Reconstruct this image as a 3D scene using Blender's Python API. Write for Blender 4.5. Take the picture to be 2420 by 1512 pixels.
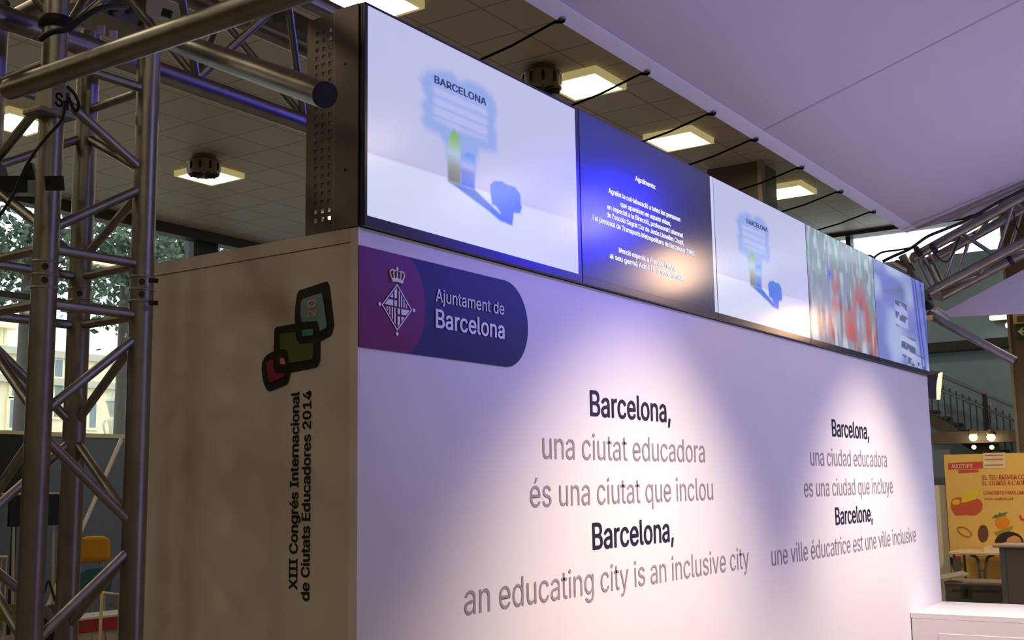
import bpy, math, random
import numpy as np
from mathutils import Matrix, Vector

# ------------------------------------------------------------------ clear
for o in list(bpy.data.objects):
    bpy.data.objects.remove(o)
SC = bpy.context.scene
COL = SC.collection
rnd = random.Random(7)

# ------------------------------------------------------------------ camera
IW, IH = 2420.0, 1512.0
F, YAW, PITCH, ROLL = 2730.2347, 0.97612, 0.14351, -0.01494
CAM = Vector((-2.4224, -2.1618, 1.75))
_cy, _sy, _cp, _sp = math.cos(YAW), math.sin(YAW), math.cos(PITCH), math.sin(PITCH)
_fwd = Vector((_sy * _cp, _cy * _cp, _sp))
_rt0 = Vector((_cy, -_sy, 0))
_up0 = _rt0.cross(_fwd)
_rt = _rt0 * math.cos(ROLL) + _up0 * math.sin(ROLL)
_up = -_rt0 * math.sin(ROLL) + _up0 * math.cos(ROLL)
cam_data = bpy.data.cameras.new('camera')
cam = bpy.data.objects.new('camera', cam_data)
COL.objects.link(cam)
cam_data.sensor_fit = 'HORIZONTAL'
cam_data.sensor_width = 36.0
cam_data.lens = F * 36.0 / IW
cam_data.clip_start = 0.05
cam_data.clip_end = 300
m3 = Matrix((_rt, _up, -_fwd)).transposed()
cam.matrix_world = Matrix.Translation(CAM) @ m3.to_4x4()
SC.camera = cam

# ------------------------------------------------------------------ colour management / exposure
SC.view_settings.view_transform = 'Standard'
SC.view_settings.look = 'None'
SC.view_settings.gamma = 1.0
SC.view_settings.exposure = 0.0
SC.view_settings.use_curve_mapping = False

# ------------------------------------------------------------------ sky
world = bpy.data.worlds.new('sky')
SC.world = world
world.use_nodes = True
wn = world.node_tree
wn.nodes['Background'].inputs[0].default_value = (0.93, 0.98, 1.0, 1)
wn.nodes['Background'].inputs[1].default_value = 2.3

# ------------------------------------------------------------------ stage lamps of the stand and added booth and canopy fill lamps, all outside the frame
def lamp(name, kind, loc, target, color, energy, size=0.1, spot=60, blend=0.5):
    d = bpy.data.lights.new(name, kind)
    d.color = color
    d.energy = energy
    if kind == 'SPOT':
        d.spot_size = math.radians(spot)
        d.spot_blend = blend
        d.shadow_soft_size = size
    elif kind == 'AREA':
        d.shape = 'DISK'
        d.size = size
    else:
        d.shadow_soft_size = size
    o = bpy.data.objects.new(name, d)
    COL.objects.link(o)
    o.location = loc
    o.rotation_euler = (Vector(target) - Vector(loc)).to_track_quat('-Z', 'Y').to_euler()
    return o

WARM = (1.0, 0.80, 0.60)
AMBER = (1.0, 0.60, 0.34)
VIOLET = (0.45, 0.42, 1.0)
lamp('warm_spot', 'SPOT', (1.66, -1.7, 3.85), (1.66, -0.38, 0), WARM, 800, 0.08, 66, 0.85)
lamp('warm_spot', 'SPOT', (4.55, -1.7, 3.85), (4.55, -0.38, 0), WARM, 760, 0.08, 66, 0.85)
lamp('amber_spot', 'SPOT', (5.2, -1.6, 3.31), (1.97, 0, 2.65), AMBER, 20, 0.17, 24, 0.9)
lamp('amber_spot', 'SPOT', (6.3, -1.08, 2.99), (3.42, 0, 2.6), AMBER, 12, 0.11, 24, 0.9)
lamp('blue_wash', 'SPOT', (4.62, -2.0, 3.68), (1.25, 0, 2.75), (0.01, 0.01, 1.0), 330, 0.19, 26, 1.0)
lamp('blue_wash', 'SPOT', (5.6, -2.6, 3.5), (6.2, -0.3, 0.9), (0.30, 0.45, 1.0), 110, 0.15, 50, 1.0)
lamp('violet_wash', 'SPOT', (1.0, -3.0, 3.9), (2.0, 0, 1.6), VIOLET, 125, 0.25, 100, 1.0)
lamp('violet_wash', 'SPOT', (4.8, -3.2, 4.0), (4.8, 0, 1.8), VIOLET, 145, 0.25, 110, 1.0)
lamp('booth_fill_light', 'SPOT', (11.6, -1.3, 3.3), (14.0, 0.9, 1.2), (1.0, 0.86, 0.68), 260, 0.1, 75, 0.8)  # added fill lamp to brighten the poster side, no known fixture
lamp('canopy_fill_light', 'SPOT', (1.2, -4.2, 1.2), (2.6, -1.0, 4.0), (0.54, 0.51, 1.0), 175, 0.2, 120, 1.0)  # this pair is added only to lighten the canopy underside
lamp('canopy_fill_light', 'SPOT', (5.0, -4.2, 1.2), (4.8, -1.0, 4.0), (0.52, 0.51, 1.0), 175, 0.2, 120, 1.0)

# ------------------------------------------------------------------ pixel helpers (photograph pixel -> point of the place)
def ray(px, py):
    return _rt * ((px - IW / 2) / F) - _up * ((py - IH / 2) / F) + _fwd
def at(px, py, d):
    return CAM + ray(px, py) * d
def on(px, py, ax, val):
    r = ray(px, py); k = 'xyz'.index(ax)
    return CAM + r * ((val - CAM[k]) / r[k])

# ------------------------------------------------------------------ mesh builder
class MB:
    def __init__(s):
        s.v = []; s.f = []; s.sm = []
    def add(s, vs, fs, smooth=False):
        n = len(s.v)
        s.v += [tuple(v) for v in vs]
        for f in fs:
            s.f.append(tuple(i + n for i in f)); s.sm.append(smooth)
        return s
    def box(s, a, b, bev=0.0):
        x0, y0, z0 = [min(a[i], b[i]) for i in range(3)]
        x1, y1, z1 = [max(a[i], b[i]) for i in range(3)]
        if bev > 0:
            bev = min(bev, .45 * min(x1 - x0, y1 - y0, z1 - z0))
            P = []
            for X, sx in ((x0, 1), (x1, -1)):
                for Y, sy in ((y0, 1), (y1, -1)):
                    for Z, sz in ((z0, 1), (z1, -1)):
                        P.append([(X, Y + sy * bev, Z + sz * bev), (X + sx * bev, Y, Z + sz * bev), (X + sx * bev, Y + sy * bev, Z)])
            vs = [p for t in P for p in t]
            I = lambda i, j, k, a_: (i * 4 + j * 2 + k) * 3 + a_
            fs = []
            for i in (0, 1):
                fs.append((I(i, 0, 0, 0), I(i, 1, 0, 0), I(i, 1, 1, 0), I(i, 0, 1, 0)))
                fs.append((I(0, i, 0, 1), I(1, i, 0, 1), I(1, i, 1, 1), I(0, i, 1, 1)))
                fs.append((I(0, 0, i, 2), I(1, 0, i, 2), I(1, 1, i, 2), I(0, 1, i, 2)))
                for j in (0, 1):
                    fs.append((I(i, j, 0, 0), I(i, j, 1, 0), I(i, j, 1, 1), I(i, j, 0, 1)))
                    fs.append((I(i, 0, j, 0), I(i, 1, j, 0), I(i, 1, j, 2), I(i, 0, j, 2)))
                    fs.append((I(0, i, j, 1), I(1, i, j, 1), I(1, i, j, 2), I(0, i, j, 2)))
                    for k in (0, 1):
                        fs.append((I(i, j, k, 0), I(i, j, k, 1), I(i, j, k, 2)))
            return s.add(vs, fs)
        vs = [(x0, y0, z0), (x1, y0, z0), (x1, y1, z0), (x0, y1, z0), (x0, y0, z1), (x1, y0, z1), (x1, y1, z1), (x0, y1, z1)]
        return s.add(vs, [(3, 2, 1, 0), (4, 5, 6, 7), (0, 1, 5, 4), (1, 2, 6, 5), (2, 3, 7, 6), (3, 0, 4, 7)])
    def obox(s, c, ex, ey, ez):
        """oriented box: centre and three half-axis vectors"""
        c, ex, ey, ez = map(Vector, (c, ex, ey, ez))
        vs = [c + ex * i + ey * j + ez * k for k in (-1, 1) for j in (-1, 1) for i in (-1, 1)]
        return s.add(vs, [(0, 2, 3, 1), (4, 5, 7, 6), (0, 1, 5, 4), (2, 6, 7, 3), (0, 4, 6, 2), (1, 3, 7, 5)])
    def tube(s, p0, p1, r, r1=None, n=14, caps=True):
        p0, p1 = Vector(p0), Vector(p1)
        r1 = r if r1 is None else r1
        d = (p1 - p0).normalized()
        a = d.orthogonal().normalized(); b = d.cross(a)
        vs = []
        for p, rr in ((p0, r), (p1, r1)):
            for i in range(n):
                t = 2 * math.pi * i / n
                vs.append(p + (a * math.cos(t) + b * math.sin(t)) * rr)
        s.add(vs, [(i, (i + 1) % n, n + (i + 1) % n, n + i) for i in range(n)], True)
        if caps:
            s.add(vs[:n], [tuple(reversed(range(n)))]); s.add(vs[n:], [tuple(range(n))])
        return s
    def path(s, pts, r, n=8):
        pts = [Vector(p) for p in pts]
        a = None; vs = []
        for i, p in enumerate(pts):
            d = (pts[min(i + 1, len(pts) - 1)] - pts[max(i - 1, 0)]).normalized()
            if a is None: a = d.orthogonal().normalized()
            a = (a - d * a.dot(d)).normalized(); b = d.cross(a)
            for k in range(n):
                t = 2 * math.pi * k / n
                vs.append(p + (a * math.cos(t) + b * math.sin(t)) * r)
        fs = []
        for i in range(len(pts) - 1):
            for k in range(n):
                fs.append((i * n + k, i * n + (k + 1) % n, (i + 1) * n + (k + 1) % n, (i + 1) * n + k))
        s.add(vs, fs, True)
        s.add(vs[:n], [tuple(reversed(range(n)))]); s.add(vs[-n:], [tuple(range(n))])
        return s
    def prism(s, poly, off):
        poly = [Vector(p) for p in poly]; off = Vector(off); n = len(poly)
        vs = poly + [p + off for p in poly]
        return s.add(vs, [tuple(range(n)), tuple(reversed(range(n, 2 * n)))] + [(i, n + i, n + (i + 1) % n, (i + 1) % n) for i in range(n)])
    def lathe(s, c, prof, n=24, axis='z', smooth=True):
        c = Vector(c); vs = []
        for r, h in prof:
            for i in range(n):
                t = 2 * math.pi * i / n
                x, y = r * math.cos(t), r * math.sin(t)
                vs.append(c + (Vector((x, y, h)) if axis == 'z' else Vector((h, x, y)) if axis == 'x' else Vector((x, h, y))))
        fs = []
        for j in range(len(prof) - 1):
            for i in range(n):
                fs.append((j * n + i, j * n + (i + 1) % n, (j + 1) * n + (i + 1) % n, (j + 1) * n + i))
        s.add(vs, fs, smooth)
        s.add(vs[:n], [tuple(reversed(range(n)))]); s.add(vs[-n:], [tuple(range(n))])
        return s
    def ball(s, c, r, n=12, sc=(1, 1, 1)):
        c = Vector(c); vs = []; fs = []
        for j in range(n + 1):
            ph = math.pi * j / n
            for i in range(n):
                t = 2 * math.pi * i / n
                vs.append(c + Vector((r * sc[0] * math.sin(ph) * math.cos(t), r * sc[1] * math.sin(ph) * math.sin(t), r * sc[2] * math.cos(ph))))
        for j in range(n):
            for i in range(n):
                fs.append((j * n + i, j * n + (i + 1) % n, (j + 1) * n + (i + 1) % n, (j + 1) * n + i))
        return s.add(vs, fs, True)

ORIGIN = {}
def link(name, me, parent=None, mat=None):
    o = bpy.data.objects.new(name, me)
    COL.objects.link(o)
    if parent is not None:
        o.parent = parent
        ORIGIN[o.name] = ORIGIN[parent.name]
    else:
        ORIGIN[o.name] = Vector((0, 0, 0))
    if mat is not None and not me.materials: me.materials.append(mat)
    return o
def obj(name, mb, mat, parent=None, label=None):
    org = ORIGIN[parent.name] if parent is not None else Vector((0, 0, 0))
    me = bpy.data.meshes.new(name)
    me.from_pydata([tuple(Vector(v) - org) for v in mb.v], [], mb.f)
    me.polygons.foreach_set('use_smooth', mb.sm)
    me.update()
    o = link(name, me, parent, mat)
    if label: o['label'] = label
    return o
def thing(name, label, cat, loc, group=None):
    o = bpy.data.objects.new(name, None)
    COL.objects.link(o)
    o.empty_display_size = .1
    o.location = loc
    ORIGIN[o.name] = Vector(loc)
    return tag(o, label, cat, group)
def tag(o, label, cat, group=None, kind=None):
    o['label'] = label; o['category'] = cat
    if group: o['group'] = group
    if kind: o['kind'] = kind
    return o
def struct(name, mb, mat, label=None):
    o = obj(name, mb, mat)
    o['kind'] = 'structure'
    if label: o['label'] = label
    return o
def dup(root, delta, label, group=None):
    def cp(o, parent):
        c = o.copy(); COL.objects.link(c)
        if parent is not None: c.parent = parent
        for ch in list(o.children): cp(ch, c)
        return c
    r = cp(root, None)
    r.location = root.location + Vector(delta)
    ORIGIN[r.name] = ORIGIN[root.name] + Vector(delta)
    r['label'] = label
    if group: r['group'] = group
    return r

# ------------------------------------------------------------------ materials
def lin(c):
    return tuple(((v / 255) / 12.92 if v / 255 <= .04045 else ((v / 255 + .055) / 1.055) ** 2.4) for v in c)
MATS = {}
def mat(name, rgb, rough=.6, metal=0., spec=.5, vary=.06, scale=6., bump=0., srgb=True):
    m = bpy.data.materials.new(name); m.use_nodes = True
    nt = m.node_tree; b = nt.nodes['Principled BSDF']
    c = lin(rgb) if srgb else rgb
    tc = nt.nodes.new('ShaderNodeTexCoord')
    nz = nt.nodes.new('ShaderNodeTexNoise'); nz.inputs['Scale'].default_value = scale; nz.inputs['Detail'].default_value = 4
    nt.links.new(tc.outputs['Object'], nz.inputs['Vector'])
    rp = nt.nodes.new('ShaderNodeValToRGB')
    rp.color_ramp.elements[0].position = .3; rp.color_ramp.elements[1].position = .7
    rp.color_ramp.elements[0].color = tuple(x * (1 - vary) for x in c) + (1,)
    rp.color_ramp.elements[1].color = tuple(min(1, x * (1 + vary)) for x in c) + (1,)
    nt.links.new(nz.outputs['Fac'], rp.inputs['Fac'])
    nt.links.new(rp.outputs['Color'], b.inputs['Base Color'])
    b.inputs['Roughness'].default_value = rough
    b.inputs['Metallic'].default_value = metal
    b.inputs['Specular IOR Level'].default_value = spec
    if bump:
        bp = nt.nodes.new('ShaderNodeBump'); bp.inputs['Strength'].default_value = bump; bp.inputs['Distance'].default_value = .002
        nt.links.new(nz.outputs['Fac'], bp.inputs['Height']); nt.links.new(bp.outputs['Normal'], b.inputs['Normal'])
    MATS[name] = m
    return m
def emit(name, rgb, strength, srgb=True):
    m = bpy.data.materials.new(name); m.use_nodes = True
    nt = m.node_tree; b = nt.nodes['Principled BSDF']
    c = lin(rgb) if srgb else rgb
    b.inputs['Base Color'].default_value = (.02, .02, .02, 1)
    b.inputs['Emission Color'].default_value = c + (1,)
    b.inputs['Emission Strength'].default_value = strength
    MATS[name] = m
    return m
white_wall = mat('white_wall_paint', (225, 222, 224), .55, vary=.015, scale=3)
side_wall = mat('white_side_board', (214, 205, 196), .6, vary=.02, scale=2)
alu = mat('brushed_aluminium', (150, 146, 140), .40, metal=1., vary=.12, scale=14)
alu_thin = mat('aluminium_brace', (154, 150, 144), .42, metal=1., vary=.12, scale=18)
alu_dull = mat('dull_aluminium_plate', (150, 146, 140), .5, metal=.8, vary=.15, scale=9)
black = mat('black_rubber', (18, 18, 20), .6, vary=.1)
blackgloss = mat('black_metal', (22, 22, 24), .4, vary=.1)
navycap = mat('dark_blue_plastic_cap', (16, 28, 52), .5, vary=.05)
ink = mat('black_vinyl', (28, 26, 52), .5, vary=.02)
inkblk = mat('black_print', (20, 15, 17), .6, vary=.02)
greyink = mat('grey_vinyl', (150, 138, 146), .5, vary=.02)
purple = mat('magenta_vinyl', (104, 8, 46), .45, vary=.05, scale=60)
navy = mat('navy_vinyl', (6, 24, 54), .5, vary=.05, scale=60)
whitevinyl = mat('white_vinyl', (235, 235, 240), .45, vary=.01)
fabric = mat('white_stretch_fabric', (206, 200, 212), .8, vary=.01, scale=1.5)
fabric_hem = mat('lit_through_hem', (244, 241, 250), .7, vary=.02, scale=8)  # paler than the sheet: light through the cloth is put into the colour
fabric_seam = mat('grey_fabric_seam', (186, 180, 196), .8, vary=.02)
steel = mat('grey_galvanised_steel', (120, 112, 106), .45, metal=.5, vary=.06, scale=20)
screen_black = mat('black_screen_cabinet', (12, 12, 22), .35, vary=.05)

# ------------------------------------------------------------------ the hall
def ceiling_mat():
    m = bpy.data.materials.new('ceiling_tiles'); m.use_nodes = True
    nt = m.node_tree; b = nt.nodes['Principled BSDF']
    tc = nt.nodes.new('ShaderNodeTexCoord'); mp = nt.nodes.new('ShaderNodeMapping')
    mp.inputs['Location'].default_value = (-.445, -.25, 0)
    nt.links.new(tc.outputs['Object'], mp.inputs['Vector'])
    br = nt.nodes.new('ShaderNodeTexBrick'); br.offset = 0; br.squash = 1
    br.inputs['Color1'].default_value = (.50, .425, .345, 1); br.inputs['Color2'].default_value = (.53, .45, .36, 1)
    br.inputs['Mortar'].default_value = (.30, .25, .20, 1)
    br.inputs['Scale'].default_value = 1; br.inputs['Mortar Size'].default_value = .012
    br.inputs['Brick Width'].default_value = .645; br.inputs['Row Height'].default_value = .66
    nt.links.new(mp.outputs['Vector'], br.inputs['Vector'])
    nt.links.new(br.outputs['Color'], b.inputs['Base Color'])
    b.inputs['Roughness'].default_value = .55
    return m
ceil_m = ceiling_mat()
HC = 6.0
X0, X1, Y0, Y1 = -9.0, 17.0, -9.0, 12.65
floor_m = mat('grey_hall_floor', (132, 122, 112), .5, vary=.08, scale=1.2)
hall_m = mat('beige_hall_wall', (150, 140, 128), .7, vary=.04)
greywall_m = mat('blue_grey_wall', (172, 202, 224), .7, vary=.03)
dark_trim = mat('dark_brown_trim', (52, 44, 40), .5, vary=.06)
frame_m = mat('dark_window_frame', (34, 36, 40), .5, vary=.05)

struct('floor', MB().box((X0, Y0, -.12), (X1, Y1, 0)), floor_m)
struct('ceiling', MB().box((X0, Y0, HC), (X1, Y1, HC + .15)), ceil_m)
struct('wall_front', MB().box((X0, Y0 - .2, 0), (X1, Y0, HC)), hall_m)
struct('wall_left', MB().box((X0 - .2, Y0, 0), (X0, Y1, HC)), hall_m)
struct('wall_back', MB().box((X0, Y1, 0), (X1, Y1 + .25, 2.45)).box((X0, Y1, 5.93), (X1, Y1 + .25, HC)).box((X0, Y1, 2.4), (2.2, Y1 + .25, HC)), dark_trim)
struct('wall_right', MB().box((X1, Y0, 0), (X1 + .25, Y1, 5.41)), greywall_m)
struct('trim_1', MB().box((X1 - .1, Y0, 5.93), (X1 + .25, Y1, HC)), dark_trim)
struct('trim_2', MB().box((X0, Y1 - .22, 5.83), (X1, Y1, HC)), dark_trim)

def glass_mat():
    m = bpy.data.materials.new('window_glass'); m.use_nodes = True
    nt = m.node_tree
    for n in list(nt.nodes): nt.nodes.remove(n)
    out = nt.nodes.new('ShaderNodeOutputMaterial'); mx = nt.nodes.new('ShaderNodeMixShader')
    tr = nt.nodes.new('ShaderNodeBsdfTransparent'); gl = nt.nodes.new('ShaderNodeBsdfGlossy'); fr = nt.nodes.new('ShaderNodeFresnel')
    tr.inputs['Color'].default_value = (.93, .97, .97, 1); gl.inputs['Roughness'].default_value = .03; fr.inputs['IOR'].default_value = 1.35
    nt.links.new(fr.outputs['Fac'], mx.inputs['Fac']); nt.links.new(tr.outputs['BSDF'], mx.inputs[1]); nt.links.new(gl.outputs['BSDF'], mx.inputs[2])
    nt.links.new(mx.outputs['Shader'], out.inputs['Surface'])
    return m
glass = glass_mat()

def window_y(name, x0, x1, z0, z1, y, mull, trans):
    r = bpy.data.objects.new(name, None); COL.objects.link(r); r.location = (x0, y, z0); ORIGIN[r.name] = Vector((x0, y, z0)); r['kind'] = 'structure'
    obj('pane', MB().box((x0, y + .05, z0), (x1, y + .06, z1)), glass, r)
    f = MB().box((x0, y - .02, z0), (x1, y + .14, z0 + .05)).box((x0, y - .02, z1 - .05), (x1, y + .14, z1))
    obj('window_frame', f, frame_m, r)
    for x, w in mull:
        obj('mullion', MB().box((x - w / 2, y - .06, z0), (x + w / 2, y + .16, z1)), frame_m, r)
    for z in trans:
        obj('transom', MB().box((x0, y - .03, z - .045), (x1, y + .15, z + .045)), frame_m, r)
    return r
window_y('window_1', 2.2, X1, 2.45, 5.93, Y1 + .02, [(4.2, .12), (10.36, .52), (13.4, .12)], [4.53])
r = bpy.data.objects.new('window_2', None); COL.objects.link(r); r.location = (X1, 0, 5.41); ORIGIN[r.name] = Vector((X1, 0, 5.41)); r['kind'] = 'structure'
obj('pane', MB().box((X1 + .1, Y0, 5.41), (X1 + .11, Y1, 5.93)), glass, r)
obj('mullion', MB().box((X1 + .02, 3.93, 5.41), (X1 + .2, 4.01, 5.93)), frame_m, r)
obj('mullion', MB().box((X1 + .02, 8.5, 5.41), (X1 + .2, 8.6, 5.93)), frame_m, r)

# square pillar behind the screens and brown column on the right
pil_m = mat('olive_brown_cladding', (74, 64, 48), .5, vary=.08, scale=3)
pil_edge = mat('pale_pillar_edge', (128, 118, 92), .5, vary=.05)
p = MB().box((11.8, 3.46, 0), (12.42, 4.2, HC))
o = struct('pillar', p, pil_m)
obj('corner_strip', MB().box((11.74, 3.40, 0), (11.86, 3.46, HC)), pil_edge, o)
o = struct('pillar', MB().box((15.0, .35, 0), (15.6, 1.11, HC)), mat('brown_column_cladding', (92, 74, 58), .6, vary=.05, scale=2))
obj('corner_strip', MB().box((14.985, 1.09, 0), (15.02, 1.125, HC)), pil_edge, o)

# ceiling lights
lampglow = emit('fluorescent_diffuser', (255, 236, 200), 27.0)
lampframe = mat('glowing_lamp_frame', (206, 192, 140), .5, vary=.04)
_lb = lampframe.node_tree.nodes['Principled BSDF']; _lb.inputs['Emission Color'].default_value = lin((214, 196, 132)) + (1,); _lb.inputs['Emission Strength'].default_value = .45  # weak emission imitates lamp light showing through the plastic rim
def ceiling_light(x, y, label):
    t = thing('ceiling_light', label, 'light', (x, y, HC), 'square ceiling lights')
    h = .325
    obj('diffuser', MB().box((x - h + .03, y - h + .03, HC - .04), (x + h - .03, y + h - .03, HC - .03)), lampglow, t)
    f = MB()
    for a, b in (((x - h, y - h), (x + h, y - h + .035)), ((x - h, y + h - .035), (x + h, y + h)), ((x - h, y - h + .035), (x - h + .035, y + h - .035)), ((x + h - .035, y - h + .035), (x + h, y + h - .035))):
        f.box((a[0], a[1], HC - .075), (b[0], b[1], HC))
    obj('lamp_frame', f, lampframe, t)
    return t
def lp_(px, py):
    q = on(px, py, 'z', 5.95); return q.x, q.y
L0 = ceiling_light(*lp_(495, 415), 'square ceiling light half behind the round vent, left of the screens')
LX, LY = lp_(495, 415)
for (px, py), lb in (((42, 290), 'square ceiling light at left edge behind the truss column'),
                 ((880, 6), 'square ceiling light just above the corner of the first screen'),
                 ((1382, 201), 'square ceiling light beside the round vent above the big screens'),
                 ((1604, 331), 'square ceiling light just left of the dark square pillar'),
                 ((1861, 452), 'square ceiling light partly hidden by the dark square pillar'),
                 ):
    x, y = lp_(px, py)
    dup(L0, (x - LX, y - LY, 0), lb)
k_ = 0
for x, y in ((-6.6, 9.76), (-3.7, 9.76), (-.8, 9.76), (2.1, 9.76), (-6.6, 3.9), (-3.7, 3.9), (-.8, 3.9), (-6.6, -2), (-3.7, -2), (-6.6, -7), (-3.7, -7), (10.7, 9.76), (13.5, 9.76), (10.7, -2), (13.5, -2), (13.5, -7), (7.9, -2), (7.9, -7), (10.7, -7)):
    dup(L0, (x - LX, y - LY, 0), 'square ceiling light of the hall grid outside the photo', 'square ceiling lights out of view')

vent_m = mat('bronze_vent_metal', (120, 106, 84), .4, metal=.3, vary=.06)
vent_dark = mat('dark_vent_slot', (24, 20, 16), .7)
def vent(x, y, label):
    z = HC
    t = thing('ceiling_vent', label, 'vent', (x, y, z), 'round ceiling vents')
    obj('neck', MB().lathe((x, y, z - .05), [(.15, 0), (.15, .05)], 24), vent_m, t)
    obj('vent_body', MB().lathe((x, y, z - .25), [(.02, .02), (.19, 0), (.205, .02), (.205, .15), (.215, .155), (.215, .17), (.16, .21)], 32), vent_m, t)
    for k in range(10):
        a = 2 * math.pi * k / 10
        d = Vector((math.cos(a), math.sin(a), 0)); e = Vector((-math.sin(a), math.cos(a), 0))
        obj('slot', MB().obox(Vector((x, y, z - .155)) + d * .205, d * .004, e * .016, Vector((0, 0, .05))), vent_dark, t)
        obj('vane', MB().obox(Vector((x, y, z - .252)) + d * .11, d * .08, e * .006, Vector((0, 0, .01))), vent_dark, t)
    return t
_v = on(481, 412, 'z', 5.76); _w = on(1281, 212, 'z', 5.76)
V0 = vent(_v.x, _v.y, 'round slotted ceiling vent in front of the left square light')
dup(V0, (_w.x - _v.x, _w.y - _v.y, 0), 'round slotted ceiling vent above the first screen')

# ------------------------------------------------------------------ outside: trees, street building, lamp post
leaf_m = mat('dark_green_leaf', (66, 84, 66), .6, vary=.35, scale=2)
bark_m = mat('grey_bark', (74, 66, 58), .8, vary=.15)
def tree(name, label, cx, cy, base, crown_c, crown_r, n, leaf=.17, tips=()):
    t = thing(name, label, 'tree', (cx, cy, base), 'trees outside the window')
    tr = MB().tube((cx, cy, base), (cx, cy, crown_c[2]), .22, .12, 12)
    cc = Vector(crown_c)
    for k in range(7):
        a = rnd.uniform(0, 6.28)
        e = cc + Vector((math.cos(a) * crown_r[0] * .7, math.sin(a) * crown_r[1] * .6, rnd.uniform(-.4, .6) * crown_r[2]))
        tr.tube((cx, cy, crown_c[2] - crown_r[2] * .6), e, .07, .02, 7)
    obj('trunk', tr, bark_m, t)
    vs = []; fs = []
    clumps = [cc + Vector((rnd.gauss(0, .42) * crown_r[0], rnd.gauss(0, .42) * crown_r[1], rnd.gauss(0, .42) * crown_r[2])) for _ in range(38)] + [Vector(q) for q in tips]
    for _ in range(n):
        c = rnd.choice(clumps)
        p0 = c + Vector((rnd.gauss(0, .34), rnd.gauss(0, .34), rnd.gauss(0, .28)))
        u = Vector((rnd.gauss(0, 1), rnd.gauss(0, 1), rnd.gauss(0, 1))).normalized(); w = u.orthogonal().normalized()
        w = (w * math.cos(1.3) + u.cross(w) * rnd.uniform(-1, 1)).normalized()
        s_ = leaf * rnd.uniform(.6, 1.2); i = len(vs)
        vs += [p0 - u * s_, p0 + w * s_ * .5, p0 + u * s_, p0 - w * s_ * .5]
        fs.append((i, i + 1, i + 2, i + 3))
    fo = MB().add(vs, fs)
    obj('foliage', fo, leaf_m, t)
    return t
def atY(px, py, y): return on(px, py, 'y', y)
c1 = atY(70, 590, 18.5); c2 = atY(300, 610, 20.0); c3 = atY(440, 590, 24.5)
tree('plane_tree', 'dark leafy tree outside the window at the far left', c1.x, 18.5, 0, c1, (1.5, 1.6, .95), 1600, .1, [atY(20, 690, 18.4), atY(160, 640, 18.4), atY(5, 660, 18.3)])
tree('plane_tree', 'dark leafy tree outside the window between the truss and the stand wall', c2.x, 20.0, 0, c2, (1.5, 1.4, 1.0), 1900, .11, [atY(265, 700, 19.6), atY(250, 760, 19.6), atY(330, 680, 19.6), atY(225, 690, 19.6)])
tree('plane_tree', 'leafy tree outside the window just above the stand side wall', c3.x, 24.5, 0, c3, (1.4, .9, .8), 1300, .11)

cream = mat('cream_stone', (238, 226, 190), .8, vary=.05, scale=2)
pane_m = mat('grey_window_pane', (120, 134, 142), .3, vary=.08)
YB = 34.0
b = thing('street_building', 'pale stone building across the street behind the truss column', 'building', (14, YB, 0))
bx0, bx1 = atY(-60, 900, YB).x, atY(420, 900, YB).x
zt = atY(150, 835, YB).z
obj('facade', MB().box((bx0, YB, 0), (bx1, YB + 6, zt)), cream, b)
zc = atY(150, 905, YB).z
obj('cornice', MB().box((bx0, YB - .25, zc - .12), (bx1, YB, zc + .12)).box((bx0, YB - .2, zt - .2), (bx1, YB, zt + .05)), mat('grey_stone_ledge', (190, 186, 166), .8), b)
tx0, tx1 = atY(-40, 800, YB).x, atY(30, 800, YB).x
tz0, tz1 = zt, atY(20, 764, YB).z
tw = MB().box((tx0, YB + .2, tz0 - .3), (tx1, YB + 2, tz0 + .15)).box((tx0 - .2, YB, tz1 - .15), (tx1 + .25, YB + 2.2, tz1))
for k in range(6):
    x = tx0 + (tx1 - tx0) * (k + .5) / 6
    tw.tube((x, YB + .3, tz0 + .1), (x, YB + .3, tz1 - .1), .07, n=10)
obj('balustrade_tower', tw, cream, b)
for px0, py0, px1, py1 in ((22, 945, 40, 1010), (128, 850, 143, 890), (128, 905, 143, 985), (28, 880, 40, 935), (210, 950, 222, 1010)):
    a_, c_ = atY(px0, py0, YB), atY(px1, py1, YB)
    f = obj('window', MB().box((a_.x - .12, YB - .08, c_.z - .1), (c_.x + .12, YB + .02, a_.z + .1)), cream, b)
    obj('pane', MB().box((a_.x, YB - .1, c_.z), (c_.x, YB - .07, a_.z)), pane_m, f)
lp0 = atY(262, 1040, 26)
t = thing('street_lamp', 'ornate pale street lamp outside the window beside the right truss tube', 'street lamp', (lp0.x, 26, 0))
lm = mat('pale_lamp_post', (206, 200, 172), .6)
zq = atY(262, 985, 26).z
obj('post', MB().lathe((lp0.x, 26, 0), [(.2, 0), (.2, .4), (.1, .6), (.07, zq - .3), (.14, zq - .1), (.06, zq)], 14), lm, t)
ztip = atY(262, 928, 26).z
obj('lantern', MB().lathe((lp0.x, 26, zq), [(.05, 0), (.17, (ztip - zq) * .6), (.2, (ztip - zq) * .65), (.05, (ztip - zq) * .85), (.02, ztip - zq)], 8, smooth=False), mat('lantern_glass', (176, 176, 160), .3), t)
for s_ in (-1, 1):
    zz = atY(262, 1000, 26).z
    obj('side_arm', MB().path([(lp0.x, 26, zz - .35), (lp0.x + s_ * .2, 26, zz - .3), (lp0.x + s_ * .28, 26, zz - .05), (lp0.x + s_ * .22, 26, zz + .08)], .035, 8), lm, t)
struct('ground', MB().box((-30, Y1 + .3, -.2), (60, 60, -.05)), mat('street_paving', (150, 146, 138), .8))

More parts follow.
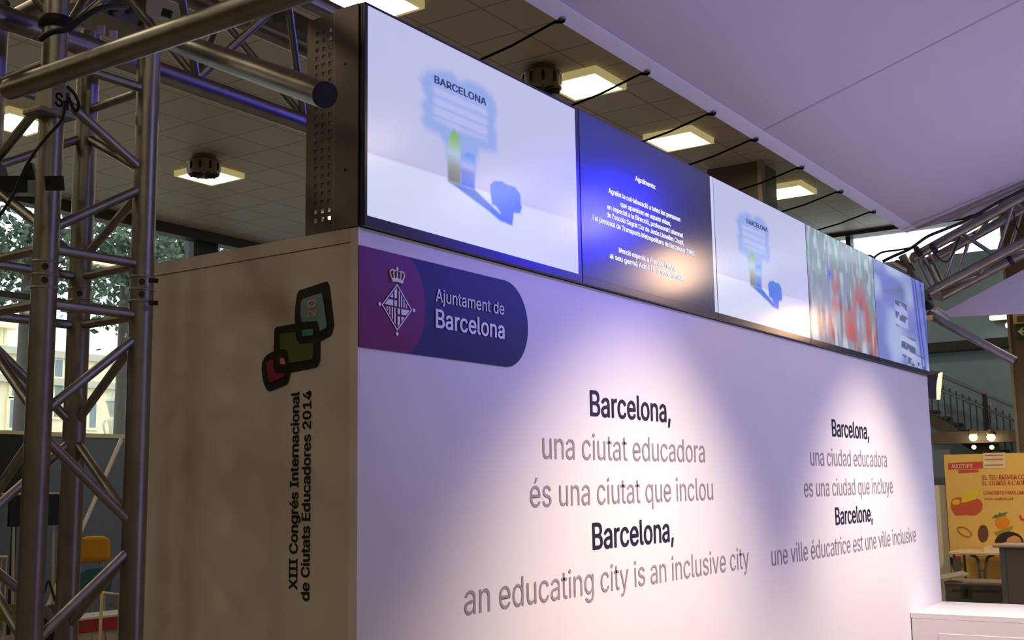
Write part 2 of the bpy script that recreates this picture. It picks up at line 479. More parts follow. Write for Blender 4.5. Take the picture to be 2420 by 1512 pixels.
# ------------------------------------------------------------------ lettering
FONT_CACHE = {}
SANS = None
try:
    import os
    SANS = bpy.data.fonts.load(os.path.join(bpy.utils.system_resource('DATAFILES'), 'fonts', 'Inter.woff2'))
except Exception:
    SANS = None
def glyphs(s, bold=0.):
    k = (s, bold)
    if k in FONT_CACHE: return FONT_CACHE[k]
    cu = bpy.data.curves.new('lettering', 'FONT')
    if SANS is not None: cu.font = SANS
    cu.body = s; cu.fill_mode = 'FRONT'; cu.resolution_u = 4
    o = bpy.data.objects.new('lettering', cu); COL.objects.link(o)
    dg = bpy.context.evaluated_depsgraph_get()
    me = bpy.data.meshes.new_from_object(o.evaluated_get(dg))
    v = np.array([list(p.co) for p in me.vertices]); f = [tuple(p.vertices) for p in me.polygons]
    bpy.data.objects.remove(o); bpy.data.curves.remove(cu); bpy.data.meshes.remove(me)
    if bold:
        # heavier weight: overlapping layers of the same letters
        vs, fs = [], []
        for i, (dx, dy) in enumerate(((0, 0), (bold, 0), (-bold, 0), (0, bold * .6), (0, -bold * .6), (bold * .7, bold * .4), (-bold * .7, bold * .4), (bold * .7, -bold * .4), (-bold * .7, -bold * .4))):
            n = len(vs) * len(v)
            vs.append(v + np.array([dx, dy, i * .002])); fs += [tuple(q + n for q in t) for t in f]
        v, f = np.concatenate(vs), fs
    FONT_CACHE[k] = (v, f)
    return v, f
CAPH = {}
def caph(bold):
    if bold not in CAPH:
        v, _ = glyphs('H', bold); CAPH[bold] = v[:, 1].max()
    return CAPH[bold]
def lettering(name, s, pl, pr_, caph_m, mt, parent, up=(0, 0, 1), bold=0., lift=(0, -.0012, 0), label=None):
    """text whose baseline runs from 3D point pl to pr_ (exact ink extents)"""
    pl, pr_, up, lift = Vector(pl), Vector(pr_), Vector(up), Vector(lift)
    v, f = glyphs(s, bold)
    x0, x1 = v[:, 0].min(), v[:, 0].max()
    d = (pr_ - pl); d = d - up * d.dot(up)
    w = d.length; d.normalize()
    sx = w / (x1 - x0); sy = caph_m / caph(bold)
    ln = lift.normalized() if lift.length else Vector((0, 0, 0))
    pts = [pl + lift + ln * (zz * .04) + d * ((x - x0) * sx) + up * (y * sy) for x, y, zz in v]
    return obj(name, MB().add(pts, f), mt, parent, label)

# ------------------------------------------------------------------ the stand wall (box under the screens)
WX, WY, WZ = 6.055, .95, 2.49
stand = thing('display_stand', 'long white stand wall under the row of screens', 'stand', (0, 0, 0))
obj('front_panel', MB().box((0, 0, 0), (WX, .03, WZ)), white_wall, stand)
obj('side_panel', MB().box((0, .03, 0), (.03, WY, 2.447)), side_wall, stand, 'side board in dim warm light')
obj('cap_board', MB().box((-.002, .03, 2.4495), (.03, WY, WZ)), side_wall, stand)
obj('end_panel', MB().box((WX - .03, .03, 0), (WX, WY, WZ)), white_wall, stand)
obj('rear_panel', MB().box((.03, WY - .03, 0), (WX - .03, WY, WZ)), white_wall, stand)
obj('top_board', MB().box((.03, .03, WZ - .03), (WX - .03, WY - .03, WZ - .004)), white_wall, stand)

def P(px, py): return on(px, py, 'y', 0)
def S(px, py): return on(px, py, 'x', 0)
capA = (P(1394.5, 920.3) - P(1394.5, 980.5)).length
front_lines = [
    ('Barcelona,', (1394.5, 980.5), (1584.4, 998), ink, .014),
    ('una ciutat educadora', (1282.1, 1082), (1665.7, 1092.9), greyink, 0),
    ('és una ciutat que inclou', (1252.6, 1195.3), (1685.3, 1182.3), greyink, 0),
    ('Barcelona,', (1400.3, 1295.4), (1592, 1280), ink, .014),
    ('an educating city is an inclusive city', (1097.3, 1448.9), (1770.4, 1344), greyink, 0),
    ('Barcelona,', (1966.7, 1031), (2053.6, 1036.5), ink, .014),
    ('una ciudad educadora', (1916, 1099.7), (2096.2, 1103.3), greyink, 0),
    ('es una ciudad que incluye', (1901, 1173.3), (2110.5, 1165.8), greyink, 0),
    ('Barcelone,', (1974.8, 1239.4), (2062, 1231), ink, .014),
    ('une ville éducatrice est une ville inclusive', (1823.8, 1335.5), (2165.3, 1280.5), greyink, 0)]
for s_, a, b_, m_, bo in front_lines:
    pa, pb = P(*a), P(*b_)
    z = (pa.z + pb.z) / 2; pa.z = pb.z = z
    lettering('lettering', s_, pa, pb, capA, m_, stand, bold=bo, lift=(0, -.0015, 0))

# sign: Ajuntament de Barcelona
sx0, sz1, sz0 = 0.0, P(847, 579).z, P(845.3, 819.3).z
xr = P(1246, 782).x; rad = (sz1 - sz0) / 2 * .98; zc = (sz0 + sz1) / 2
xflat = P(1192, 765).x
xb = P(1002.6, 720.9).x; xbt = P(954, 720).x
def arc_side(x_start, x_end, z0, z1, n=24):
    pts = []
    for k in range(n + 1):
        t = -math.pi / 2 + math.pi * k / n
        pts.append((x_start + (x_end - x_start) * math.cos(t), (z0 + z1) / 2 + (z1 - z0) / 2 * math.sin(t)))
    return pts
pill = [(sx0, sz0)] + arc_side(xflat, xr, sz0, sz1) + [(sx0, sz1)]
sign = obj('sign_plate', MB().prism([(x, -.0005, z) for x, z in pill], (0, -.003, 0)), navy, stand, 'navy pill shaped sign with magenta end and white crest')
mag = [(sx0, sz0)] + arc_side(xbt, xb, sz0, sz1) + [(sx0, sz1)]
obj('magenta_field', MB().prism([(x, -.0036, z) for x, z in mag], (0, -.0006, 0)), purple, sign)
lf = (0, -.0055, 0)
z1_ = (P(1026.3, 712.4).z + P(1188.2, 744).z) / 2; a_, b_ = P(1026.3, 712.4), P(1188.2, 744); a_.z = b_.z = z1_
lettering('lettering', 'Ajuntament de', a_, b_, (P(1030, 682.8) - P(1030, 713)).length, whitevinyl, sign, bold=.008, lift=lf)
a_, b_ = P(1026.3, 773.8), P(1189.3, 800.3); a_.z = b_.z = (a_.z + b_.z) / 2
lettering('lettering', 'Barcelona', a_, b_, (P(1028, 730.4) - P(1028, 774)).length, whitevinyl, sign, bold=.02, lift=lf)
# crest: lozenge with quarters, crown, four dots
def strip(mb, poly, y=-.006, t=-.0006): mb.prism([(x, y, z) for x, z in poly], (0, t, 0))
cT, cL, cR, cB = P(934.6, 671), P(898.2, 718.8), P(970.2, 732.5), P(934.6, 782.3)
ccx = (cL.x + cR.x) / 2; ccz = (cT.z + cB.z) / 2; hw = (cR.x - cL.x) / 2; hh = (cT.z - cB.z) / 2
crest = MB()
def lo(u, v): return (ccx + u * hw, ccz + v * hh)
outer = [(0, 1), (1, 0), (0, -1), (-1, 0)]
for k in range(4):
    a, b2 = outer[k], outer[(k + 1) % 4]
    q = .92
    strip(crest, [lo(*a), lo(*b2), lo(b2[0] * q, b2[1] * q), lo(a[0] * q, a[1] * q)])
def clip_bar(u0, u1, top):
    """vertical bar u0..u1 in upper/lower half of the lozenge"""
    q = .84; s_ = 1 if top else -1
    h = lambda u: max(0, q - abs(u))
    pts = [(u0, s_ * .03), (u1, s_ * .03), (u1, s_ * h(u1)), (u0, s_ * h(u0))]
    strip(crest, [lo(*p_) for p_ in pts])
for u0, u1 in ((.1, .17), (.25, .33), (.41, .49), (.57, .65)): clip_bar(u0, u1, True)
for u0, u1 in ((-.2, -.11), (-.36, -.28), (-.53, -.45), (-.69, -.61)): clip_bar(u0, u1, False)
for s_ in (1, -1):
    # cross quarter: field split by a thin cross
    q = .84
    f = lambda u: q - u
    for poly in ([(0.0, .38), (.17, .38), (.17, f(.17)), (0, f(0))], [(.25, .38), (f(.38), .38), (.25, f(.25))],
                 [(0, .04), (.17, .04), (.17, .28), (0, .28)], [(.25, .04), (f(.04), .04), (f(.28), .28), (.25, .28)]):
        strip(crest, [lo(-s_ * (u + .02), s_ * v) for u, v in poly])
for u, v in ((0, 1), (0, -1), (1, 0), (-1, 0)):
    if v != 1:
        cx_, cz_ = lo(u * 1.12, v * 1.12)
        strip(crest, [(cx_ + .006 * math.cos(t_), cz_ + .006 * math.sin(t_)) for t_ in np.linspace(0, 6.2, 9)[:-1]])
obj('crest', crest, whitevinyl, sign)
cr = MB()
kc = P(934.6, 653); kw = (P(951.5, 656).x - P(917.5, 650).x) / 2; kz0 = P(934.6, 667).z; kz1 = P(934.6, 640).z; kh = kz1 - kz0
for i in range(5):
    t0 = -1 + i * .5
    pts = [(kc.x + kw * t0 * (.72 + .28 * math.sin(math.pi * s_)) * (1 - .55 * max(0, s_ - .55)), kz0 + kh * (.18 + .82 * math.sin(s_ * math.pi / 2))) for s_ in np.linspace(0, 1, 7)]
    cr.path([(x, -.0065, z) for x, z in pts], .0028, 6)
cr.path([(kc.x + kw * .74 * u, -.0065, kz0 + kh * (.02 - .08 * u * u + .08)) for u in np.linspace(-1, 1, 7)], .004, 6)
cr.path([(kc.x + kw * .78 * u, -.0065, kz0 + kh * (.26 - .08 * u * u)) for u in np.linspace(-1, 1, 7)], .0022, 6)
cr.ball((kc.x, -.0065, kz1 + kh * .16), .006, 8, (1, .3, 1))
obj('crown', cr, whitevinyl, sign)

# congress emblem and vertical lettering on the side board
def Z6(pts): return [S(600 + x / 5.04, 640 + y / 5.04) for x, y in pts]
def soft(poly, r=14, n=4):
    """round the corners of a pixel polygon"""
    out = []; N = len(poly)
    for i in range(N):
        p0, p1, p2 = Vector(poly[i - 1]), Vector(poly[i]), Vector(poly[(i + 1) % N])
        a = p1 + (p0 - p1).normalized() * min(r, (p0 - p1).length * .45); b_ = p1 + (p2 - p1).normalized() * min(r, (p2 - p1).length * .45)
        for k in range(n + 1):
            t_ = k / n
            out.append(tuple(a * (1 - t_) ** 2 + p1 * 2 * t_ * (1 - t_) + b_ * t_ * t_))
    return out
BO = [(535, 235), (875, 122), (905, 170), (960, 650), (930, 770), (780, 852), (600, 874), (540, 858), (515, 790), (488, 600), (492, 440), (518, 270)]
GO = [(268, 668), (750, 582), (780, 640), (797, 860), (794, 1075), (760, 1150), (440, 1214), (290, 1216), (245, 1170), (240, 940), (246, 700)]
PO = [(150, 1005), (245, 950), (390, 930), (418, 985), (445, 1100), (447, 1210), (410, 1350), (185, 1440), (150, 1410), (115, 1320), (95, 1180), (102, 1080)]
fills = [('blue_field', [(590, 335), (815, 264), (830, 310), (880, 650), (865, 685), (790, 718), (782, 640), (762, 598), (580, 610), (562, 500), (568, 380)], (118, 150, 160), 'pale blue field of the emblem'),
         ('green_field', [(318, 752), (505, 726), (520, 820), (562, 872), (722, 860), (716, 1030), (690, 1056), (432, 1097), (410, 950), (370, 938), (318, 936)], (92, 98, 38), 'green field of the emblem'),
         ('teal_field', [(585, 702), (712, 690), (712, 766), (585, 780)], (66, 150, 128), 'teal overlap of the emblem'),
         ('red_field', [(162, 1085), (242, 1042), (246, 1160), (262, 1212), (384, 1220), (365, 1262), (215, 1328), (188, 1305), (165, 1200)], (140, 26, 62), 'dark red field of the emblem'),
         ('pink_field', [(316, 1048), (352, 1028), (376, 1060), (380, 1118), (320, 1106)], (214, 132, 138), 'pink overlap of the emblem')]
emb = MB()
for poly in (BO, GO, PO): emb.prism([q + Vector((-.0004 * (1 + [BO, GO, PO].index(poly)), 0, 0)) for q in Z6(soft(poly, 30))], (-.0006, 0, 0))
emblem = obj('congress_emblem', emb, inkblk, stand, 'black outlined emblem of three overlapping rounded shapes')
for nm, poly, c, lb in fills:
    obj(nm, MB().prism([q + Vector((-.003, 0, 0)) for q in Z6(soft(poly, 10))], (-.0004, 0, 0)), mat(nm + '_print', c, .6, vary=.02), emblem, lb)
a_, b_ = S(600 + 752 / 5.04, 640 + 548 / 5.04), S(600 + 752 / 5.04, 640 + 335 / 5.04)
b_.y = a_.y
lettering('lettering', '20', a_, b_, (S(728.6, 740) - S(749, 740)).length, mat('pale_pink_print', (196, 170, 152), .6), emblem, up=(0, 1, 0), bold=.02, lift=(-.0042, 0, 0))
for s_, pa, pb, cap in (('XIII Congrés Internacional', (704.5, 1393.8), (706.5, 924.5), 684.8), ('de Ciutats Educadores 2014', (733, 1420.6), (734.5, 922), 713)):
    a_, b_ = S(*pa), S(*pb); a_.y = b_.y = (a_.y + b_.y) / 2
    lettering('lettering', s_, a_, b_, (S(pa[0], pa[1] - 20) - S(cap, pa[1] - 20)).length, inkblk, stand, up=(0, 1, 0), bold=.028, lift=(-.0015, 0, 0))

# ------------------------------------------------------------------ video screens
SW, SH, SZ0 = 1.21, .669, 2.492
def img_mesh(name, x0, x1, z0, z1, fn, nx, nz, parent, y=-.0225):
    """display surface: fine grid whose colour attribute is computed by fn(px,py) in photograph-independent u,v"""
    u, v = np.meshgrid(np.linspace(0, 1, nx), np.linspace(0, 1, nz))
    col = fn(x0 + u * (x1 - x0), z0 + v * (z1 - z0))
    org = ORIGIN[parent.name]
    X = x0 + u * (x1 - x0) - org.x; Z = z0 + v * (z1 - z0) - org.z
    V = np.stack([X.ravel(), np.full(X.size, y - org.y), Z.ravel()], 1)
    idx = np.arange(nx * nz).reshape(nz, nx)
    Fc = np.stack([idx[:-1, :-1].ravel(), idx[:-1, 1:].ravel(), idx[1:, 1:].ravel(), idx[1:, :-1].ravel()], 1)
    me = bpy.data.meshes.new(name)
    me.from_pydata(V.tolist(), [], Fc.tolist())
    at_ = me.color_attributes.new('picture', 'FLOAT_COLOR', 'POINT')
    c4 = np.concatenate([col.reshape(-1, 3), np.ones((nx * nz, 1))], 1).astype(np.float32)
    at_.data.foreach_set('color', c4.ravel())
    me.update()
    return link(name, me, parent, display_m)
def disp_mat():
    m = bpy.data.materials.new('lit_display'); m.use_nodes = True
    nt = m.node_tree; b = nt.nodes['Principled BSDF']
    a = nt.nodes.new('ShaderNodeAttribute'); a.attribute_name = 'picture'
    b.inputs['Base Color'].default_value = (.01, .01, .012, 1)
    b.inputs['Roughness'].default_value = .16; b.inputs['Specular IOR Level'].default_value = .5
    nt.links.new(a.outputs['Color'], b.inputs['Emission Color']); b.inputs['Emission Strength'].default_value = 1.0
    return m
display_m = disp_mat()
def sl(c):
    c = np.asarray(c, float) / 255
    return np.where(c <= .04045, c / 12.92, ((c + .055) / 1.055) ** 2.4)
def sdf(px, pz, poly):
    """signed distance to polygon, negative inside"""
    poly = np.asarray(poly, float); n = len(poly)
    d = np.full(px.shape, 1e9); ins = np.zeros(px.shape, bool)
    for i in range(n):
        a, b = poly[i], poly[(i + 1) % n]
        e = b - a; wx, wz = px - a[0], pz - a[1]
        t = np.clip((wx * e[0] + wz * e[1]) / (e @ e + 1e-12), 0, 1)
        d = np.minimum(d, (wx - e[0] * t) ** 2 + (wz - e[1] * t) ** 2)
        c = (a[1] <= pz) != (b[1] <= pz)
        xi = a[0] + (pz - a[1]) / (e[1] if abs(e[1]) > 1e-12 else 1e-12) * e[0]
        ins ^= c & (px < xi)
    return np.where(ins, -1, 1) * np.sqrt(d)
def cover(px, pz, poly, soft_):
    return np.clip(.5 - sdf(px, pz, poly) / (2 * soft_), 0, 1)[..., None]
def blend(base, c, a): return base * (1 - a) + c * a
YS = -.0225
def G(px, py):
    q = on(px, py, 'y', YS); return (q.x, q.z)
def Z1(x, y): return G(960 + x / 3.6, 140 + y / 3.6)
TREE = [Z1(*q) for q in ((115, 170), (180, 95), (300, 92), (390, 115), (450, 190), (530, 178), (640, 225), (730, 310), (775, 420), (755, 560), (775, 660), (770, 790), (700, 785), (625, 765), (600, 880), (585, 1000), (470, 1000), (355, 900), (335, 720), (280, 640), (160, 585), (125, 520), (150, 450), (120, 380), (165, 330))]
TXT = [Z1(*q) for q in ((232, 215), (690, 400), (690, 690), (400, 600), (235, 500))]
GARCH = [Z1(*q) for q in ((355, 1035), (352, 760), (365, 660), (405, 592), (450, 660), (462, 780), (465, 1075))]
BARCH = [Z1(*q) for q in ((465, 1075), (465, 850), (485, 815), (525, 795), (575, 815), (584, 860), (584, 1115))]
SHAD = [Z1(*q) for q in ((362, 1040), (590, 1115), (800, 1315), (905, 1412), (800, 1375), (700, 1290))]
HEAD = [Z1(*q) for q in ((712, 1070), (745, 1037), (815, 1037), (855, 1065), (925, 1085), (972, 1150), (975, 1230), (985, 1255), (970, 1312), (915, 1308), (903, 1415), (790, 1360), (805, 1310), (765, 1250), (730, 1235), (718, 1150))]
FL = [G(849, 354), G(1060, 421), G(1233, 484), G(1349, 518)]
X1a = .012; X1b = 1.19
def smooth(t): t = np.clip(t, 0, 1); return t * t * (3 - 2 * t)
def picture_one(x, z):
    c = np.zeros(x.shape + (3,)); c[:] = sl((186, 188, 226))
    fz = np.interp(x, [q[0] for q in FL], [q[1] for q in FL])
    c = blend(c, sl((180, 178, 218)), np.exp(-((z - fz) / .012) ** 2)[..., None] * .9)
    c = blend(c, sl((206, 210, 240)), smooth((fz - z) / .01 + .5)[..., None])
    c = blend(c, sl((196, 194, 252)), (smooth((x - .75) / .5) * smooth((2.95 - z) / .3))[..., None] * .8)
    tcol = blend(np.broadcast_to(sl((140, 164, 226)), c.shape), sl((156, 168, 232)), smooth((x - .55) / .3)[..., None])
    c = blend(c, tcol, cover(x, z, TREE, .014) * .95)
    c = blend(c, sl((186, 188, 236)), cover(x, z, TXT, .012) * (.35 + .4 * (np.sin((z + x * .0) * 190) > -.2))[..., None])
    gz = np.clip((z - GARCH[0][1]) / (GARCH[3][1] - GARCH[0][1]), 0, 1)
    gc = np.stack([np.interp(gz, [0, .25, .55, .7, .85, 1], sl((v0))) for v0 in ([110, 135, 176, 150, 128, 120], [112, 142, 192, 186, 178, 176], [112, 134, 214, 160, 100, 90])], -1)
    c = blend(c, gc, cover(x, z, GARCH, .006))
    bz = np.clip((z - BARCH[6][1]) / (BARCH[3][1] - BARCH[6][1]), 0, 1)
    bc = np.stack([np.interp(bz, [0, .25, .45, .6, .8, 1], sl((v0))) for v0 in ([70, 92, 126, 166, 130, 90], [96, 130, 134, 182, 160, 142], [216, 222, 214, 234, 234, 232])], -1)
    c = blend(c, bc, cover(x, z, BARCH, .006))
    c = blend(c, sl((66, 116, 206)), cover(x, z, SHAD, .004))
    hz = np.clip((z - HEAD[10][1]) / (HEAD[1][1] - HEAD[10][1]), 0, 1)[..., None]
    c = blend(c, blend(np.broadcast_to(sl((84, 112, 248)), c.shape), sl((66, 120, 208)), hz), cover(x, z, HEAD, .004))
    return c
def picture_two(x, z):
    c = np.zeros(x.shape + (3,)); c[:] = sl((44, 46, 84))
    c = blend(c, sl((34, 44, 130)), smooth((1.9 - x) / .75)[..., None])
    c = blend(c, sl((200, 202, 236)), smooth((x - 2.386) / .004 + .5)[..., None])
    return c
def picture_three(x, z):
    return picture_one((x - 2.42) * 1.0 + .0, z)
def vnoise(x, y, seed):
    rs = np.random.RandomState(seed); T = rs.rand(64, 64)
    xi, yi = np.floor(x).astype(int), np.floor(y).astype(int); fx, fy = x - xi, y - yi
    fx, fy = fx * fx * (3 - 2 * fx), fy * fy * (3 - 2 * fy)
    g = lambda a, b: T[a % 64, b % 64]
    return g(xi, yi) * (1 - fx) * (1 - fy) + g(xi + 1, yi) * fx * (1 - fy) + g(xi, yi + 1) * (1 - fx) * fy + g(xi + 1, yi + 1) * fx * fy
def picture_four(x, z):
    """crowd in red shirts under a pale blue-green sky, out of focus"""
    u = (x - 3.63) / 1.21; v = (z - SZ0) / SH
    c = np.zeros(x.shape + (3,)); c[:] = sl((132, 142, 166))
    n1 = vnoise(u * 20, v * 5, 1); n2 = vnoise(u * 14, v * 3.2, 2); n3 = vnoise(u * 40, v * 9, 3)
    c = blend(c, sl((178, 196, 206)), (smooth((n3 - .45) * 3) * (.25 + .55 * smooth((v - .4) * 3)))[..., None])
    c = blend(c, sl((112, 150, 150)), (smooth((n1 - .55) * 4) * smooth((v - .45) * 4) * .7)[..., None])
    c = blend(c, sl((170, 92, 92)), (smooth((n2 - .4) * 2.4) * smooth((.85 - v) * 2.5) * .9)[..., None])
    c = blend(c, sl((186, 74, 68)), (smooth((vnoise(u * 18, v * 5, 5) - .5) * 3) * smooth((.66 - v) * 3) * .75)[..., None])
    c = blend(c, sl((60, 58, 78)), (smooth((vnoise(u * 16, v * 4, 8) - .6) * 4) * smooth((.62 - v) * 4) * .7)[..., None])
    c = blend(c, sl((80, 90, 200)), (np.exp(-(((u - .3) / .035) ** 2 + ((v - .66) / .06) ** 2)))[..., None])
    c = blend(c, sl((206, 206, 220)), (smooth((vnoise(u * 26, v * 3, 11) - .58) * 4) * smooth((.5 - v) * 3) * .7)[..., None])
    c = blend(c, sl((90, 140, 130)), (np.exp(-(((u - .93) / .05) ** 2 + ((v - .45) / .22) ** 2)) * .7)[..., None])
    return c
def picture_five(x, z):
    """blue tinted documents"""
    u = (x - 4.84) / 1.21; v = (z - SZ0) / SH
    c = np.zeros(x.shape + (3,)); c[:] = sl((112, 122, 190))
    c = blend(c, sl((92, 112, 150)), (smooth((vnoise(u * 4, v * 7, 21) - .5) * 4) * smooth((v - .6) * 4))[..., None])
    c = blend(c, sl((172, 186, 222)), (smooth((vnoise(u * 3, v * 4, 22) - .5) * 3) * .8)[..., None])
    for (a, b, d, e) in ((.34, .7, .62, .40), (.42, .36, .74, .1), (.52, .2, .92, .02)):
        m_ = (smooth((u - a) * 30) * smooth((d - u) * 30) * smooth((b - v) * 30) * smooth((v - e) * 30))
        t_ = smooth((np.sin((v * 46 + u * 6)) * .5 + .5 - .3) * 4) * smooth((vnoise(u * 26, v * 20, 25) - .25) * 4)
        c = blend(c, sl((176, 186, 226)), (m_ * .6)[..., None]); c = blend(c, sl((62, 70, 112)), (m_ * t_ * .9)[..., None])
    for q in (.80, .86, .97):
        c = blend(c, sl((52, 58, 176)), np.exp(-(((u - q - (.5 - v) * .12) / .018) ** 2))[..., None] * .9)
    return c
lab = ['first and nearest video screen showing a blue tree and arches on white', 'dark blue video screen with white lines of thanks, second from the corner',
       'middle video screen repeating the blue tree picture on white', 'video screen showing a blurred crowd in red, fourth along the wall', 'last video screen, blue papers picture, at the far right end']
pics = [picture_one, picture_two, picture_three, picture_four, picture_five]
SCREENS = []
bez_m = mat('glossy_dark_bezel', (40, 42, 66), .2, vary=.03)
for i in range(5):
    x0 = i * SW; x1 = x0 + SW
    t = thing('video_screen', lab[i], 'screen', (x0, -.02, SZ0), 'row of video screens on the stand wall')
    SCREENS.append(t)
    obj('screen_cabinet', MB().box((x0 + .0015, -.012, SZ0), (x1 - .0015, .085, SZ0 + SH), .002), screen_black, t)
    obj('bezel', MB().box((x0 + .0015, -.022, SZ0), (x1 - .0015, -.0125, SZ0 + SH), .0015), bez_m, t)
    xa, xb_ = x0 + (.012 if i == 0 else .003), x1 - (.028 if i in (0,) else .004)
    n = (300, 170) if i == 0 else (220, 130)
    img_mesh('display', xa, xb_, SZ0 + .030, SZ0 + SH - (.010 if i == 0 else .004), pics[i], n[0], n[1], t)
def semit(name, c, k=1.): return emit(name, c, k)
navy_pix = semit('dark_screen_letters', (40, 52, 96)); white_pix = semit('white_screen_letters', (232, 232, 250), 1.15)
def scr_text(i, s_, pa, pb, cap, m_, bold):
    a_, b_ = on(*pa, 'y', YS), on(*pb, 'y', YS); a_.z = b_.z = (a_.z + b_.z) / 2
    disp = [c for c in SCREENS[i].children if c.name.startswith('display')][0]
    lettering('lettering', s_, a_, b_, cap, m_, disp, bold=bold, lift=(0, -.0008, 0))
a_ = (G(1026.7, 180)[1] - G(1026.7, 197.5)[1])
scr_text(0, 'BARCELONA', (1026, 197), (1149, 248), a_, navy_pix, .03)
a3 = (G(1764, 515.5)[1] - G(1764, 528)[1])
scr_text(2, 'BARCELONA', (1764, 527), (1814, 549), a_, navy_pix, .03)
capT = .0205
for s_, pa, pb in (('Agraïments:', (1501, 426), (1549, 447.7)),
                   ('Agraïm la col·laboració a totes les persones', (1437.4, 454.8), (1607.6, 524.6)),
                   ('que apareixen en aquest vídeo,', (1466, 487.6), (1585, 533.8)),
                   ('en especial a la Direcció, professorat i alumnat', (1434.3, 494.8), (1613.7, 560.4)),
                   ("de l'escola Sagrat Cor de Jesús Llosellas Coupl,", (1433, 511), (1615.8, 580)),
                   ('i al personal de Transports Metropolitans de Barcelona (TMB)', (1400, 517.4), (1640.4, 606.6)),
                   ('Menció especial al Francesc i equip,', (1462, 593), (1596, 642.5)),
                   ('al seu germà Adrià i a la seva família.', (1440.5, 607.6), (1616.8, 666))):
    scr_text(1, s_, pa, pb, capT, white_pix, .03)

# side bracket of the screens: perforated plate and plain return
br = thing('screen_bracket', 'grey metal side bracket with rows of square holes behind the first screen', 'bracket', (-.0, .15, SZ0))
ztop = SZ0 + SH - .002
obj('plain_plate', MB().box((-.004, -.0, SZ0), (-.001, .0915, ztop)), steel, br)
pm = MB()
ys = [.092, .108, .119, .131, .142, .154, .165, .181, .216]
# plate with three columns of square holes
cols = [(.115, .127), (.142, .154), (.169, .181)]
yb = [.096] + [q for c in cols for q in c] + [.216]
zb = [SZ0]
rows = []
z = SZ0 + .035
while z < ztop - .04:
    rows.append((z, z + .0125)); z += .0262
for r0, r1 in rows: zb += [r0, r1]
zb.append(ztop + .0)
hole_rows = set(range(len(rows)))
skip = {3, 4, 5, 9, 10, 11, 12, 13, 14, 15}
for i in range(len(yb) - 1):
    for j in range(len(zb) - 1):
        is_hole = (i % 2 == 1) and (j % 2 == 1)
        if is_hole: continue
        pm.box((.008, yb[i], zb[j]), (.010, yb[i + 1], zb[j + 1]))
obj('perforated_plate', pm, steel, br, 'plate with three columns of square holes')
obj('edge_fold', MB().box((-.004, .092, SZ0), (.0075, .0955, ztop)), mat('light_steel_edge', (150, 140, 132), .4, metal=.4), br)
back = MB()
back.box((.0105, .096, rows[2][0] - .006), (.012, .212, rows[-3][0] - .006))
obj('backing_rail', back, steel, br)
for pz in (152, 402):
    q = on(818, pz, 'x', 0)
    obj('screw_hole', MB().tube((-.003, q.y, q.z), (-.0048, q.y, q.z), .0045, n=10), black, br)

# ------------------------------------------------------------------ truss column, beam and tubes on the left
RT, RB = .034, .0135
A, Bc, Cc, Dc = (-.5804, .6106), (-.2596, .9094), (-.2706, .5996), (-.5694, .9204)
col_t = thing('truss_column', 'upright square aluminium truss column at the left of the stand', 'truss', (-.42, .76, 0))
ch = {}
for nm, q, zt_ in (('A', A, 3.42), ('B', Bc, 3.2), ('C', Cc, 3.1), ('D', Dc, 3.2)):
    ch[nm] = obj('chord', MB().tube((q[0], q[1], .02), (q[0], q[1], zt_), RT, n=24), alu, col_t)
def br_(P0, z0, P1, z1, parent, r=RB):
    a = Vector((P0[0], P0[1], z0)); b_ = Vector((P1[0], P1[1], z1)); d = (b_ - a).normalized()
    return obj('brace', MB().tube(a + d * .028, b_ - d * .028, r, n=12), alu_thin, parent)
for Pn, Qn in ((A, Cc), (Bc, Cc), (A, Dc), (Bc, Dc)):
    # set one (A,B) nodes and set two (C,D) nodes
    for z0, z1 in ((2.46, 2.645), (2.86, 2.69), (1.955, 2.205), (1.915, 1.655), (1.355, 1.60), (1.32, 1.05)):
        br_(Pn, z0, Qn, z1, col_t)
    for z in (2.412, 2.26, 2.945):
        br_(Pn, z, Qn, z, col_t)
for q in (A, Bc, Cc, Dc):
    c = MB()
    for z in (2.30, 2.335, 2.372):
        c.lathe((q[0], q[1], z), [(RT, -.004), (RT + .0025, -.002), (RT + .0025, .002), (RT, .004)], 24)
    obj('coupler_ring', c, alu_dull, col_t)
    pn = MB()
    for z in (2.318, 2.355):
        d_ = (CAM - Vector((q[0], q[1], z))); d_.z = 0; d_.normalize()
        pn.tube(Vector((q[0], q[1], z)) + d_ * (RT - .004), Vector((q[0], q[1], z)) + d_ * (RT + .004), .009, n=10)
    obj('coupler_pin', pn, blackgloss, col_t)
# small bolts sticking out at the right tube
for py in (662, 715):
    q = at(352, py, 3.33)
    obj('bolt', MB().tube(q, q + Vector((.022, -.012, 0)), .007, n=8), blackgloss, col_t)
# black tape and sleeve on the front tube
obj('tape_flag', MB().obox(at(129, 433, 3.055), _rt * .0235, _up * .019 - _rt * .0015, _fwd * .006), black, col_t)
sl_ = MB().box((A[0] - .036, A[1] - .045, 2.785), (A[0] + .03, A[1] + .03, 2.86), .004)
sl_.box((A[0] - .07, A[1] - .05, 2.775), (A[0] + .045, A[1] + .03, 2.788), .002)
sleeve = obj('sleeve_block', sl_, alu_dull, col_t)
q = Vector((A[0] - .022, A[1] - .0462, 2.80))
lettering('lettering', 'S', q, q + Vector((.024, 0, 0)), .038, black, sleeve, bold=.01, lift=(0, 0, 0))
obj('slot', MB().box((A[0] + .012, A[1] - .0462, 2.795), (A[0] + .02, A[1] - .044, 2.845)), black, sleeve)
obj('strap', MB().lathe((A[0], A[1], 3.035), [(RT + .001, 0), (RT + .012, .004), (RT + .012, .03), (RT + .001, .034)], 20), black, col_t)

